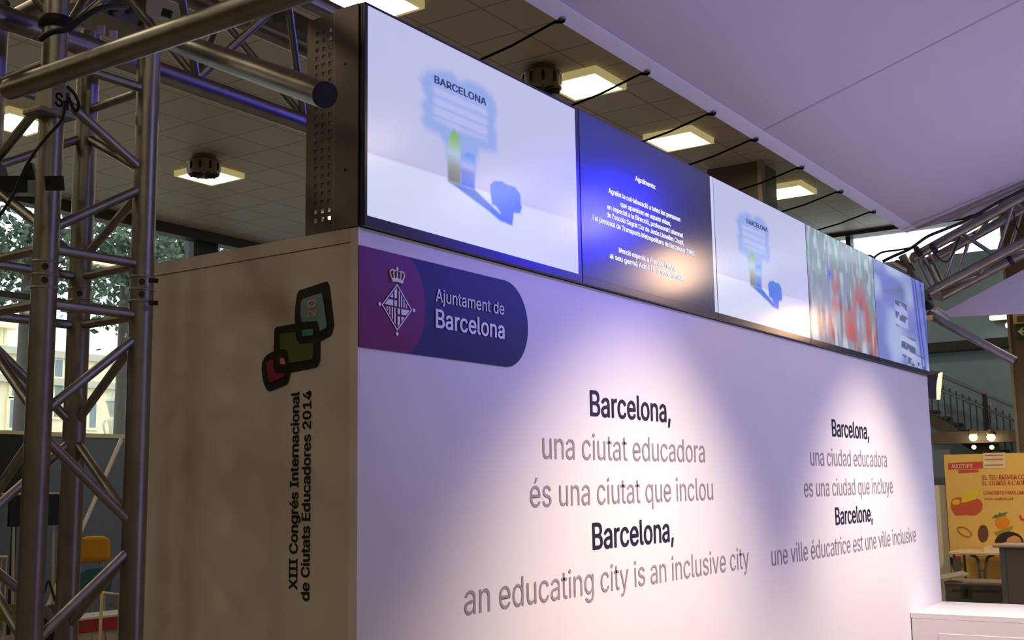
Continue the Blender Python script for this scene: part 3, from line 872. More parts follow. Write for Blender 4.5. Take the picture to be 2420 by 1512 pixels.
# beam truss running behind the screens (triangular, one lower tube)
beam = thing('beam_truss', 'triangular aluminium beam truss running behind the top of the screens', 'truss', (2.8, .76, 3.09))
XA, XB = -1.15, 6.5
BL, BF, BB = (.76, 3.085), (.60, 3.465), (.94, 3.475)
for y, z in (BL, BF, BB):
    obj('chord', MB().tube((XA, y, z), (XB, y, z), RT, n=20), alu, beam)
xs = np.arange(-.95, 6.5, .5)
for k, x in enumerate(xs[:-1]):
    for (y, z) in (BF, BB):
        obj('brace', MB().tube((x, BL[0], BL[1] + .02), (x + .25, y, z - .02), RB, n=10), alu_thin, beam)
        obj('brace', MB().tube((x + .25, y, z - .02), (x + .5, BL[0], BL[1] + .02), RB, n=10), alu_thin, beam)
    obj('brace', MB().tube((x + .25, BF[0] + .02, BF[1]), (x + .25, BB[0] - .02, BB[1]), RB, n=10), alu_thin, beam)

def pole(name, label, p0, p1, r, capm, ext=True):
    t = thing(name, label, 'tube', p0)
    obj('tube_body', MB().tube(p0, p1, r, n=28), alu, t)
    d = (Vector(p1) - Vector(p0)).normalized()
    obj('end_plug', MB().tube(Vector(p0) - d * .003, Vector(p0) + d * .004, r * .96, n=28), capm, t)
    return t
pole('scaffold_tube', 'long aluminium tube crossing in front of the top of the truss column', at(24, 211, 3.0), at(760, -42, 2.15), .0275, navycap)
pole('scaffold_tube', 'sloping aluminium tube ending in a dark blue plug beside the first screen', at(768, 224, 2.42), at(405, 96, 3.2), .029, navycap)
pole('scaffold_tube', 'aluminium tube in the top left corner behind the column', at(-60, 92, 3.62), at(150, -16, 3.45), .0275, blackgloss)

# corner block with flanges where the beam meets the column
cb = thing('truss_corner', 'aluminium corner block with bolt holes at the top of the truss column', 'truss corner', at(240, 40, 3.75))
c0 = at(235, 30, 3.9)
obj('corner_body', MB().box(c0 + Vector((-.13, -.05, -.03)), c0 + Vector((.16, .1, .16)), .01), alu_dull, cb)
fl = MB()
for k in range(5):
    q = c0 + Vector((-.1 + .06 * k, -.06, -.005 + .03 * (k % 2)))
    fl.tube(q, q + Vector((0, -.03, 0)), .015, n=12)
obj('bolt', fl, alu, cb)
shine_m = mat('flange_shine', (190, 186, 214), .4)  # pale colour stands in for the shine at the flange holes
for px, py in ((239, 71), (268, 83)):
    q = at(px, py, 3.62)
    obj('flange_hole', MB().obox(q, _rt * .011, _up * .014, _fwd * .006), shine_m, cb)
q = at(398, 14, 4.35)
obj('square_hole', MB().obox(at(394, 32, 4.3), _rt * .016 - _up * .005, _up * .014 + _rt * .004, _fwd * .01), black, cb)
obj('gusset_plate', MB().obox(q, _rt * .095 - _up * .012, _up * .05, _fwd * .008), mat('pale_gusset', (176, 176, 214), .5, metal=.3), cb)

cd = thing('cable_duct', 'black cable duct lying along the beam above the sloping tube', 'cable duct', at(665, 58, 4.75))
e0, e1 = at(592, 26, 4.6), at(740, 92, 4.95)
obj('duct_body', MB().obox((e0 + e1) / 2, (e1 - e0) / 2, Vector((0, .08, 0)), Vector((0, 0, .035))), blackgloss, cd)
obj('gold_rim_glint', MB().obox(at(655, 66, 4.65), _rt * .02 - _up * .006, _up * .004, _fwd * .01), mat('gold_rim_glint', (200, 160, 90), .3, metal=.8), cd)  # gold strip stands in for light caught on the duct's rim
# black cables and dark lamp at far left
def spline(pts, n=8):
    pts = [Vector(p) for p in pts]; out = []
    for i in range(len(pts) - 1):
        p0, p1, p2, p3 = pts[max(i - 1, 0)], pts[i], pts[i + 1], pts[min(i + 2, len(pts) - 1)]
        for k in range(n):
            t = k / n
            out.append(.5 * ((2 * p1) + (p2 - p0) * t + (2 * p0 - 5 * p1 + 4 * p2 - p3) * t * t + (3 * p1 - p0 - 3 * p2 + p3) * t ** 3))
    out.append(pts[-1]); return out
o = obj('power_cable', MB().path(spline([at(-8, 520, 3.0), at(30, 462, 3.0), at(66, 385, 2.98), at(105, 330, 2.98), at(146, 283, 3.0), at(152, 240, 3.05)]), .0042), black)
tag(o, 'thin black cable hanging down beside the front column tube', 'cable')
o = obj('power_cable', MB().path(spline([at(96, 92, 3.0), at(122, 76, 2.98), at(160, 68, 2.98), at(205, 36, 3.05), at(245, 18, 3.2), at(300, 16, 3.5)]), .008), black)
tag(o, 'thick black cable strapped around the top of the front column tube', 'cable')
o = obj('power_cable', MB().path(spline([at(160, 205, 3.05), at(178, 225, 3.1), at(186, 250, 3.12), at(178, 262, 3.15), at(162, 230, 3.2)]), .0045), black)
tag(o, 'short black cable loop under the long crossing tube', 'cable')
sp = thing('stage_light', 'dark stage light silhouette at the left edge by the column', 'stage light', at(40, 440, 3.35))
obj('lamp_body', MB().obox(at(35, 440, 3.35), _rt * .058, _up * .024 + _rt * .0, _fwd * .05), blackgloss, sp)
obj('yoke', MB().prism([at(52, 425, 3.3), at(84, 422, 3.3), at(84, 452, 3.3), at(66, 405, 3.3), at(60, 388, 3.3), at(74, 384, 3.3)][::1][0:2] + [at(74, 384, 3.3), at(60, 388, 3.3)], _fwd * .02), blackgloss, sp)
obj('lamp_lens', MB().tube(at(0, 430, 3.35), at(-30, 425, 3.35), .05, .06, n=18), blackgloss, sp)

# ------------------------------------------------------------------ canopy with bungees
CS = .30; CY, CZ = .13, 3.592
def cp(x, y, dz=0.): return Vector((x, y, CZ - CS * (y - CY) + dz))
can = thing('fabric_canopy', 'large pale stretched fabric canopy sloping up over the stand', 'canopy', cp(3, CY))
nrm = Vector((0, CS, 1)).normalized()
edge = [(-.6, CY), (6.24, CY), (6.5, -.22), (6.56, -.6), (6.56, -4.4), (-.6, -4.4)]
obj('canopy_sheet', MB().prism([cp(x, y) for x, y in edge], nrm * .006), fabric, can)
obj('hem', MB().prism([cp(x, y) - nrm * .004 for x, y in ((-.6, CY - .075), (6.26, CY - .075), (6.24, CY), (-.6, CY))], -nrm * .004), fabric_hem, can, 'folded hem along the edge, coloured lighter for light shining through')
obj('seam', MB().prism([cp(x, y) - nrm * .001 for x, y in ((3.27, CY - .08), (3.285, CY - .08), (3.285, -4.3), (3.27, -4.3))], -nrm * .0012), fabric_seam, can, 'thin stitched seam')
names = ['first bungee cord on the canopy edge, above the first screen', 'second bungee cord on the canopy edge, above the gap of the first two screens', 'third bungee cord along the canopy edge, above the dark screen', 'fourth bungee cord, tied where the canopy seam meets the edge', 'fifth bungee cord, crossing in front of the dark pillar', 'sixth bungee cord along the canopy edge, above the crowd screen', 'last bungee cord before the bright window']
bung = mat('black_bungee', (14, 12, 12), .9, spec=.1)
for (px, py), nm in zip(((1318, 60), (1520, 172), (1677, 266), (1778, 322), (1887, 388), (1980, 442), (2058, 490)), names):
    q = on(px, py, 'y', CY); x = q.x
    e = cp(x, CY - .02, -.008)
    w = Vector((x, BF[0], BF[1] + .03))
    t = thing('bungee_cord', nm, 'bungee cord', e, 'bungee cords lacing the canopy to the beam')
    obj('cord', MB().path([e + Vector((0, .005, 0)), e + (w - e) * .5 + Vector((0, 0, -.01)), w], .0055, 8), bung, t)
    obj('eyelet', MB().lathe(e + Vector((0, 0, -.006)), [(.016, 0), (.018, .004), (.016, .008)], 14), alu_dull, t)
    obj('hook', MB().path([e + Vector((0, -.012, -.012)), e + Vector((0, 0, -.016)), e + Vector((0, .03, -.008))], .006, 8), bung, t)

# ------------------------------------------------------------------ right hand truss arm
arm = thing('sloping_truss', 'sloping square aluminium truss arm at the right end of the screens', 'truss', (6.35, .1, 3.2))
SL = .43
def ap(x, y, top): return Vector((x, y, (3.55 if top else 3.235) - SL * (y + .3)))
RA = .034
YE, YF = .08, -3.2
for x, top in ((6.2, True), (6.5, True), (6.2, False), (6.5, False)):
    sh = .13 if not top else 0
    obj('chord', MB().tube(ap(x, YE - (.10 if not top else 0), top), ap(x, YF, top), RA, n=20), alu, arm)
ys_ = np.arange(-.12, -3.1, -.38)
def brc(a, b_): obj('brace', MB().tube(a, b_, .0135, n=10), alu_thin, arm)
for k, y in enumerate(ys_):
    for x in (6.2, 6.5):
        brc(ap(x, y, False), ap(x, y - .14, True)); brc(ap(x, y - .14, True), ap(x, y - .38, False))
    brc(ap(6.2, y, True), ap(6.5, y - .19, True)); brc(ap(6.5, y - .19, True), ap(6.2, y - .38, True))
    brc(ap(6.2, y, False), ap(6.5, y - .19, False)); brc(ap(6.5, y - .19, False), ap(6.2, y - .38, False))
for x in (6.2, 6.5):
    obj('end_brace', MB().tube(ap(x, YE - .02, True), ap(x, YE - .13, False), .02, n=12), alu_thin, arm)
obj('end_frame', MB().tube(ap(6.2, YE, True), ap(6.5, YE, True), .03, n=14).tube(ap(6.2, YE - .1, False), ap(6.5, YE - .1, False), .03, n=14), alu, arm)
for e0, e1, rr in (((2132, 604), (2196, 716), .032), ((2165, 612), (2214, 690), .014), ((2181, 606), (2222, 684), .014), ((2196, 600), (2232, 676), .012), ((2118, 622), (2150, 640), .03)):
    obj('corner_strut', MB().tube(at(e0[0], e0[1], 8.72), at(e1[0], e1[1], 8.6), rr, n=12), alu, arm)
obj('dark_plug', MB().tube(at(2188, 722, 8.35), at(2196, 722, 8.45), .034, n=18), black, arm)
q0, q1 = at(2203, 735, 8.5), at(2236, 760, 8.5)
obj('clamp', MB().tube(q0, q1, .05, n=16), alu_dull, arm)
gold = mat('brass_clamp', (190, 150, 90), .4, metal=.6)
obj('clamp_bolt', MB().obox(at(2195, 750, 8.4), _rt * .022, _up * .018, _fwd * .02), gold, arm)
for pts in ([(2086, 618), (2110, 606), (2150, 588), (2190, 560), (2230, 543), (2285, 520), (2352, 482), (2424, 445)], [(2044, 604), (2056, 604), (2068, 611)], [(2066, 608), (2085, 596), (2120, 591), (2150, 586)]):
    o = obj('signal_cable', MB().path(spline([at(x, y, 8.48 - (x - 2100) * .0012) for x, y in pts]), .011 if len(pts) > 5 else .007), black)
    tag(o, {8: 'black cable bundle running along the top tube of the truss arm', 3: 'short black cable end poking over the top of the last screen', 4: 'thin black cable arching to the corner of the truss arm'}[len(pts)], 'cable')
for pts, lb in (([(2200, 575), (2210, 600), (2230, 618), (2245, 612), (2262, 575), (2268, 560)], 'black cable loop hanging inside the truss arm'),
                ([(2396, 500), (2400, 530), (2410, 552), (2424, 562)], 'black cable loop hanging at the right edge of the truss arm')):
    o = obj('signal_cable', MB().path(spline([at(x, y, 8.36) for x, y in pts]), .006), black)
    tag(o, lb, 'cable')
for px, py in ((2202, 590), (2165, 597)):
    q = at(px, py, 8.38); obj('strap', MB().tube(q, q + Vector((0, -.03, .013)), RA + .006, n=16), black, arm)
q = ap(6.5, -.52, False); obj('strap', MB().tube(q, q + Vector((0, -.03, .013)), RA + .006, n=16), black, arm)
pole('scaffold_tube', 'short aluminium tube sloping down from the truss arm at right', (6.2, -.57, 2.568), (6.2, .0, 2.955), .03, blackgloss)

q = [on(px, py, 'x', 6.66) for px, py in ((2208, 750), (2424, 634), (2424, 741))]
q2 = q[1] + (q[1] - q[0]) * 1.2; q3 = q[2] + (q[2] - q[0]) * 1.2
o = obj('side_sail', MB().prism([q[0], q2, q3], (.006, 0, 0)), fabric)
tag(o, 'triangular pale fabric sail below the truss arm at right', 'sail')

# flood light behind the right end of the stand
fl0 = on(2195, 912, 'x', 6.1)
fq = lambda px, py: at(px, py, 8.55)
fd = thing('flood_light', 'black flood light with glowing face at the right end of the wall', 'flood light', fq(2206, 912))
a0, a1, b0, b1 = fq(2193, 888), fq(2193, 939), fq(2217, 881), fq(2213, 944)
obj('lamp_housing', MB().prism([a0, b0, b1, a1], _fwd * .16), blackgloss, fd)
fac = []
for k in range(7):
    s_ = k / 6; fac.append(fq(2217 - 4 * s_ - 3 * math.sin(math.pi * s_) + 1, 881 + 63 * s_))
fac2 = [fq(2228 - 6 * s_, 880 + 64 * s_) for s_ in (0, .5, 1)]
obj('glowing_face', MB().prism(fac + fac2[::-1], _fwd * .14), emit('flood_face', (255, 226, 170), 1.6), fd)
_q = fq(2200, 912) + _fwd * .08
obj('mount_arm', MB().tube(_q, (6.058, _q.y + .02, _q.z), .012, n=10), blackgloss, fd)
obj('visor', MB().prism([fq(2190, 889), fq(2222, 878), fq(2222, 881), fq(2190, 892)], _fwd * .16), mat('rusty_visor', (110, 74, 44), .6), fd)

# ------------------------------------------------------------------ white counter
cy0, cy1 = -.002, -2.2
ct = thing('reception_counter', 'white counter standing against the right end of the stand wall', 'counter', (5.67, -1.1, 0))
cwm = mat('white_laminate', (224, 220, 220), .4, vary=.01)
obj('counter_top', MB().box((5.265, cy1, .885), (6.06, cy0, .92), .003), cwm, ct)
obj('counter_body', MB().box((5.275, cy1 + .005, 0), (6.05, cy0 - .012, .884)), cwm, ct)
obj('front_frame', MB().box((5.262, cy1, .0), (5.2745, cy0 - .005, .884)), cwm, ct)
obj('front_door', MB().box((5.258, -2.15, .05), (5.2615, -.17, .80), .002), cwm, ct)

# ------------------------------------------------------------------ far right background
# staircase along the right wall
XS = 16.6
st = thing('staircase', 'metal staircase with railing along the grey wall at right', 'staircase', (XS, 2, 0))
def W(px, py, x=XS): return on(px, py, 'x', x)
rail_m = mat('grey_steel_rail', (150, 158, 168), .4, metal=.5)
bal_m = mat('dark_steel_baluster', (62, 66, 70), .5)
def ext(a, b_, t0, t1): return a + (b_ - a) * t0, a + (b_ - a) * t1
h0, h1 = ext(W(2230, 890), W(2400, 962), -.8, 1.6)
obj('handrail', MB().tube(h0, h1, .028, n=10), rail_m, st)
m0, m1 = ext(W(2228, 923), W(2402, 996), -.8, 1.6)
obj('mid_rail', MB().tube(m0, m1, .022, n=10), rail_m, st)
s0, s1 = ext(W(2200, 976), W(2290, 1028), -1.2, 3.0)
obj('stringer', MB().prism([s0, s1, s1 - Vector((0, 0, .22)), s0 - Vector((0, 0, .22))], (.12, 0, 0)), mat('brown_stringer', (86, 80, 70), .6), st)
def on_line(a, b_, y):
    t = (y - a.y) / (b_.y - a.y); return a + (b_ - a) * t
for k in range(26):
    y = h0.y + (h1.y - h0.y) * (k + .5) / 26
    a = on_line(m0, m1, y) + Vector((0, 0, .08)); b_ = on_line(s0, s1, y)
    obj('baluster', MB().box((a.x - .008, y - .008, b_.z), (a.x + .008, y + .008, a.z)), bal_m, st)
q = W(2329, 960)
obj('newel_post', MB().box((XS - .03, q.y - .03, 0), (XS + .03, q.y + .03, on_line(h0, h1, q.y).z)), mat('dark_red_post', (60, 42, 46), .5), st)
for k in range(14):
    y = s0.y + (s1.y - s0.y) * (k + .5) / 14
    zz = on_line(s0, s1, y).z
    obj('tread', MB().box((XS + .12, y - .14, zz - .04), (X1 - .01, y + .14, zz)), mat('stair_tread', (96, 90, 80), .7) if k == 0 else MATS['stair_tread'], st)
a, b_ = W(2150, 822.5), W(2440, 799)
struct('trim_3', MB().box((16.75, b_.y - 3, a.z - .075), (X1 - .002, a.y + 2.5, a.z + .075)), mat('dark_grey_beam', (66, 62, 64), .6), None)
a = W(2200, 1038)
struct('trim_4', MB().box((16.2, -2, a.z - .09), (16.5, a.y + 1.5, a.z + .09)), mat('brown_beam', (104, 88, 66), .6))
glowbulb = emit('lamp_glow', (255, 244, 210), 14)
for px, lb in ((2300, 'left one of two small spotlights on the beam under the stairs'), (2342, 'right one of two small spotlights on the beam under the stairs')):
    q = W(px, 1033, 16.05)
    t = thing('spotlight', lb, 'spotlight', q, 'spotlights under the stairs')
    obj('bulb', MB().ball(q, .06, 12), glowbulb, t)
    obj('lamp_cap', MB().lathe(q + Vector((.03, 0, .02)), [(.05, 0), (.075, .04), (.04, .1)], 14), mat('brass_cap', (150, 120, 70), .4, metal=.5), t)
    obj('lamp_arm', MB().tube(q + Vector((.06, 0, .05)), (16.25, q.y, q.z), .015, n=8), blackgloss, t)
    obj('lower_bulb', MB().ball(q + Vector((0, 0, -.15)), .035, 10), emit('dim_lamp_glow_%d' % px, (255, 232, 170), 2.2), t)
# wall strip lights on the right wall
strip_e = emit('strip_light_glow', (255, 246, 206), 5.0)
for (px0, px1, py, lb) in ((2338, 2392, 751, 'long strip light seen above the exit sign at right'), (2376, 2760, 769, 'strip light just left of the exit sign, lengthened out of view')):  # second strip extended unseen so the screens reflect a bright band
    a, b_ = W(px0, py, 16.7), W(px1, py - (px1 - px0) * .088, 16.7); b_.z = a.z
    t = thing('strip_light', lb, 'strip light', a)
    obj('tube_glow', MB().box((16.7, b_.y, a.z - .025), (16.76, a.y, a.z + .025)), strip_e, t)
    obj('housing', MB().box((16.765, b_.y, a.z - .04), (X1 - .003, a.y, a.z + .06)), mat('strip_housing', (170, 168, 160), .5) if px0 == 2338 else MATS['strip_housing'], t)
# exit sign and emergency lamp on the brown column
t = thing('emergency_lamp', 'beige emergency lamp box above the green exit sign on the brown column', 'lamp', on(2412, 755, 'x', 14.97))
a, b_ = on(2396, 742, 'x', 14.99), on(2440, 764, 'x', 14.99)
obj('lamp_box', MB().box((14.90, b_.y, b_.z), (14.99, a.y, a.z), .01), mat('beige_plastic', (196, 172, 120), .5), t)
a, b_ = on(2403, 747, 'x', 14.9), on(2432, 759, 'x', 14.9)
obj('lens', MB().box((14.893, b_.y, b_.z), (14.899, a.y, a.z)), mat('dark_lens', (92, 76, 48), .3), t)
t = thing('exit_sign', 'green exit sign with white arrow on the brown column', 'sign', on(2412, 782, 'x', 14.97))
a, b_ = on(2402, 768, 'x', 14.985), on(2450, 797, 'x', 14.985)
obj('sign_board', MB().box((14.965, b_.y, b_.z), (14.985, a.y, a.z)), mat('exit_green', (30, 62, 40), .4), t)
z_ = (a.z + b_.z) / 2; yy = on(2404.5, 782, 'x', 14.96).y
obj('arrow', MB().prism([(14.962, yy, z_), (14.962, yy - .06, z_ + .055), (14.962, yy - .09, z_ + .055), (14.962, yy - .05, z_ + .013), (14.962, yy - .2, z_ + .013), (14.962, yy - .2, z_ - .013), (14.962, yy - .05, z_ - .013), (14.962, yy - .09, z_ - .055), (14.962, yy - .06, z_ - .055)], (.002, 0, 0)), mat('arrow_white', (200, 206, 150), .5), t)

# poster
XP = 14.4
def Q(px, py): return on(px, py, 'x', XP)
pz1 = Q(2230, 1074.5).z; py1 = Q(2230, 1074.5).y; py0 = py1 - 1.9
po = thing('poster_panel', 'orange yellow concert poster panel on the far right stand', 'poster', (XP, (py0 + py1) / 2, 0))
paper = mat('orange_yellow_print', (236, 188, 100), .6, vary=.02)
obj('poster_board', MB().box((XP, py0, .0), (XP + .04, py1, pz1)), paper, po)
redp = mat('red_print', (208, 74, 70), .6, vary=.03); orp = mat('orange_red_print', (206, 88, 56), .6, vary=.03); yel = mat('yellow_print', (232, 200, 50), .6)
XO = XP - .003
def flat(name, pts, m_, k=0, parent=po): return obj(name, MB().prism([Vector((XO - .001 * k, q_.y, q_.z)) for q_ in (Q(*p_) for p_ in pts)], (.0008, 0, 0)), m_, parent)
def ZP(x, y): return (2210 + x / 6.3, 1060 + y / 6.3)
flat('red_banner', [ZP(195, 215), ZP(708, 190), ZP(708, 295), ZP(195, 312)], redp)
flat('red_banner', [ZP(345, 318), ZP(645, 308), ZP(645, 350), ZP(345, 366)], redp)
a, b_ = Q(*ZP(245, 292)), Q(*ZP(560, 283)); a.z = b_.z = (a.z + b_.z) / 2; a.x = b_.x = XO - .002
lettering('lettering', 'AUDITORI', a, b_, .052, mat('cream_print', (244, 214, 176), .6), po, bold=.02, lift=(-.0006, 0, 0))
for s_, x0_, y0_, x1_, y1_, full, cap in (('EL TEU PRIMER CONCERT', 710, 465, 1323, 446, 15 / 21, .06), ("EL VIURÀS A L'AUDITORI", 710, 555, 1323, 528, 16 / 22, .06), ('CONCERTS FAMILIARS', 722, 688, 1323, 672, 17 / 18, .045), ('www.auditori.cat', 735, 768, 1165, 755, 1, .034)):
    a, b_ = Q(*ZP(x0_, y0_)), Q(*ZP(x1_, y1_)); a.x = b_.x = XO - .002; a.z = b_.z = (a.z + b_.z) / 2
    b_ = a + (b_ - a) / full
    lettering('lettering', s_, a, b_, cap, orp, po, bold=.012, lift=(-.0006, 0, 0))
n_ = flat('notice_sheet', [ZP(712, 65), ZP(1045, 55), ZP(1048, 290), ZP(718, 295)], mat('cream_paper', (236, 206, 170), .6), 2)
for yy_ in (100, 162, 245):
    flat('printed_line', [ZP(740, yy_ - 7), ZP(1015, yy_ - 12), ZP(1015, yy_ + 4), ZP(740, yy_ + 9)], mat('brown_line_%d' % yy_, (176, 120, 92), .6), 4)
def ell(cx, cy, rx, ry, n=18, rot=0): return [ZP(cx + rx * math.cos(t_) * math.cos(rot) - ry * math.sin(t_) * math.sin(rot), cy + rx * math.cos(t_) * math.sin(rot) + ry * math.sin(t_) * math.cos(rot)) for t_ in np.linspace(0, 2 * math.pi, n + 1)[:-1]]
# plain printed shapes
flat('red_shape', [ZP(*q_) for q_ in soft([(228, 850), (240, 760), (330, 720), (640, 740), (710, 800), (700, 920), (600, 1000), (470, 985), (300, 1000), (250, 920)], 40)], orp, 0)
flat('yellow_shape', [ZP(*q_) for q_ in soft([(390, 810), (400, 690), (470, 640), (560, 620), (600, 560), (655, 570), (655, 660), (610, 750), (480, 790)], 24)], yel, 1)
flat('yellow_shape', ell(312, 795, 60, 42), yel, 1)
flat('brown_disc', ell(715, 1265, 80, 132), mat('brown_print', (104, 70, 44), .6), 0)
ring = MB(); e_ = [Q(*p_) for p_ in ell(440, 1235, 112, 56, 20, .5)]
ring.path([Vector((XO - .002, v_.y, v_.z)) for v_ in e_ + e_[:1]], .008, 6)
obj('hoop_print', ring, mat('tan_print', (176, 124, 72), .6), po)
flat('orange_fruit', ell(1000, 1100, 112, 102), mat('orange_print', (232, 142, 30), .6), 0)
flat('green_leaves', [ZP(*q_) for q_ in ((848, 1030), (900, 975), (930, 990), (960, 945), (985, 965), (1080, 935), (1040, 1000), (960, 1010), (910, 1035))], mat('green_print', (94, 126, 62), .6), 1)
flat('green_ruff', [ZP(*q_) for q_ in ((872, 1250), (1165, 1145), (1150, 1190), (1110, 1240), (930, 1310))], mat('olive_print', (156, 150, 50), .6), 1)
flat('dark_arch', [ZP(1105 + 215 * math.cos(t_), 1400 - 165 * math.sin(t_)) for t_ in np.linspace(0, math.pi, 16)], mat('dark_print', (52, 34, 34), .6), 2)
flat('tan_patch', [ZP(*q_) for q_ in soft([(1060, 1390), (1080, 1330), (1180, 1290), (1260, 1320), (1290, 1390)], 16)], mat('peach_print', (214, 150, 100), .6), 3)
flat('red_mark', [ZP(*q_) for q_ in ((1250, 1000), (1280, 985), (1290, 1030), (1340, 1050), (1300, 1085), (1265, 1050))], redp, 1)
# printed figure under the table: plain grey shape
flat('grey_shape', [(2246, 1326), (2256, 1312), (2268, 1318), (2276, 1334), (2270, 1348), (2258, 1352), (2250, 1342)], mat('grey_print', (120, 118, 104), .6), 1)
flat('dark_shape', [(2244, 1318), (2250, 1314), (2255, 1330), (2248, 1336)], MATS['dark_print'], 2)
flat('red_mark', [(2262, 1313), (2272, 1315), (2270, 1324), (2262, 1322)], redp, 2)

# white partition beside the poster
a = on(2190, 1147, 'x', 14.5); b_ = on(2233, 1146, 'x', 14.5)
struct('partition', MB().box((14.5, b_.y, 0), (14.58, a.y + .6, (a.z + b_.z) / 2)), mat('cream_partition', (222, 208, 184), .6, vary=.02))
a = on(2190, 1090, 'x', 15.2); b_ = on(2226, 1090, 'x', 15.2)
struct('partition', MB().box((15.2, b_.y - .1, 0), (15.28, a.y + .8, 2.2)), mat('slate_partition', (104, 108, 120), .6, vary=.02))

# folding table in front of the poster
XT = 13.6
a, b_ = on(2240, 1303, 'x', XT), on(2362, 1303, 'x', XT)
t = thing('folding_table', 'pale folding table with curved grey legs in front of the poster', 'table', (XT + .35, (a.y + b_.y) / 2, 0))
zt = a.z
wood = mat('pale_table_top', (226, 196, 160), .5, vary=.03)
obj('table_top', MB().box((XT, b_.y - .3, zt - .04), (XT + .7, a.y, zt), .008), wood, t)
legm = mat('grey_table_leg', (104, 100, 94), .4, metal=.4)
zl = lambda py: on(2300, py, 'x', XT + .1).z
for pts in ([(2292, 1310), (2308, 1318), (2314, 1340), (2316, 1362)], [(2350, 1310), (2334, 1318), (2330, 1340), (2328, 1362)]):
    vv = [on(x, y, 'x', XT + .1) for x, y in pts]; vv.append(Vector((vv[-1].x, vv[-1].y, .0)))
    obj('leg', MB().path(spline(vv, 6), .02, 8), legm, t)
for yb_ in (a.y - .06,):
    obj('leg', MB().tube((XT + .6, yb_, 0), (XT + .6, yb_, zt - .04), .018, n=8), legm, t)
    obj('leg', MB().tube((XT + .06, yb_, 0), (XT + .06, yb_, zt - .04), .018, n=8), legm, t)
obj('cross_bar', MB().tube(on(2314, 1348, 'x', XT + .1), on(2331, 1348, 'x', XT + .1), .008, n=8), legm, t)
# white box on the table
a, b_ = on(2325, 1294, 'x', XT + .2), on(2358, 1304, 'x', XT + .2)
o = obj('paper_stack', MB().box((XT + .2, b_.y, zt), (XT + .45, a.y, zt + .06)), mat('white_paper', (230, 206, 172), .6)); tag(o, 'stack of white paper on the folding table', 'paper')
# grey flight case
XC = 12.75
a, b_ = on(2232, 1374, 'x', XC), on(2370, 1374, 'x', XC)
t = thing('flight_case', 'grey flight case standing in front of the folding table', 'case', (XC + .3, (a.y + b_.y) / 2, 0))
cg = mat('grey_case_panel', (92, 88, 78), .5, vary=.05)
zt2 = a.z
obj('case_body', MB().box((XC, b_.y - .2, 0), (XC + .6, a.y, zt2 - .012), .01), cg, t)
obj('lid', MB().box((XC - .01, b_.y - .21, zt2 - .03), (XC + .61, a.y + .01, zt2), .006), mat('pale_case_lid', (150, 138, 126), .5), t)
for px in (2275,):
    a2, b2_ = on(px - 4, 1384, 'x', XC), on(px + 22, 1414, 'x', XC)
    obj('handle_dish', MB().box((XC - .008, b2_.y, b2_.z), (XC - .001, a2.y, a2.z), .003), mat('dark_case_dish', (64, 60, 58), .4), t)
    obj('latch', MB().box((XC - .014, (a2.y + b2_.y) / 2 - .02, b2_.z + .02), (XC - .009, (a2.y + b2_.y) / 2 + .02, a2.z - .03)), blackgloss, t)
a2, b2_ = on(2300, 1393, 'x', XC), on(2360, 1400, 'x', XC)
obj('case_groove', MB().box((XC - .006, b2_.y, b2_.z), (XC - .001, a2.y + .25, a2.z)), mat('dark_groove', (58, 52, 46), .5), t)
o = obj('folded_board', MB().prism([on(2222, 1362, 'x', 13.0), on(2275, 1352, 'x', 13.0), on(2292, 1360, 'x', 12.7), on(2222, 1372, 'x', 12.7)], (0, 0, .02)), mat('grey_board', (176, 164, 148), .6)); tag(o, 'flat grey board lying on the flight case', 'board')
# grey desk
XD = 12.0
a = on(2361, 1290, 'x', XD); zt3 = on(2390, 1288, 'x', XD).z
t = thing('desk', 'tall grey desk at the right edge in front of the poster', 'desk', (XD + .3, a.y - .5, 0))
gd = mat('grey_desk_panel', (124, 112, 110), .6, vary=.03)
obj('desk_body', MB().box((XD, a.y - 1.2, 0), (XD + .6, a.y, zt3 - .03)), gd, t)
obj('desk_top', MB().box((XD - .04, a.y - 1.25, zt3 - .028), (XD + .65, on(2347, 1290, 'x', XD).y, zt3), .005), mat('pale_desk_top', (190, 172, 156), .5), t)
obj('corner_post', MB().box((XD - .006, a.y - .06, 0), (XD - .001, a.y, zt3 - .03)), mat('blue_grey_post', (112, 114, 120), .5), t)

# ------------------------------------------------------------------ far left background (seen through the column)
YP = 12.0
a, b_ = on(-40, 1017, 'y', YP), on(300, 1027.5, 'y', YP)
t = thing('booth_partition', 'dark blue booth partition with pale top edge behind the column', 'partition', ((a.x + b_.x) / 2, YP, 0))
obj('panel', MB().box((a.x - .5, YP, 0), (b_.x + 1.2, YP + .05, a.z - .05)), mat('slate_blue_panel', (92, 104, 128), .6, vary=.05), t)
obj('top_edge', MB().box((a.x - .5, YP - .01, a.z - .049), (b_.x + 1.2, YP + .06, a.z + .01)), mat('pale_edge', (190, 190, 170), .5), t)
# black backdrop
q0, q1 = on(-40, 1020, 'y', 11.5), on(62, 1172, 'y', 11.5)
o = obj('black_backdrop', MB().box((q0.x, 11.5, q1.z), (q1.x, 11.56, q0.z - .02)).box((q0.x + .1, 11.52, 0), (q0.x + .16, 11.55, q1.z)).box((q1.x - .16, 11.52, 0), (q1.x - .1, 11.55, q1.z)), mat('black_cloth', (26, 27, 32), .9))
tag(o, 'black backdrop board left of the blue partition', 'backdrop')
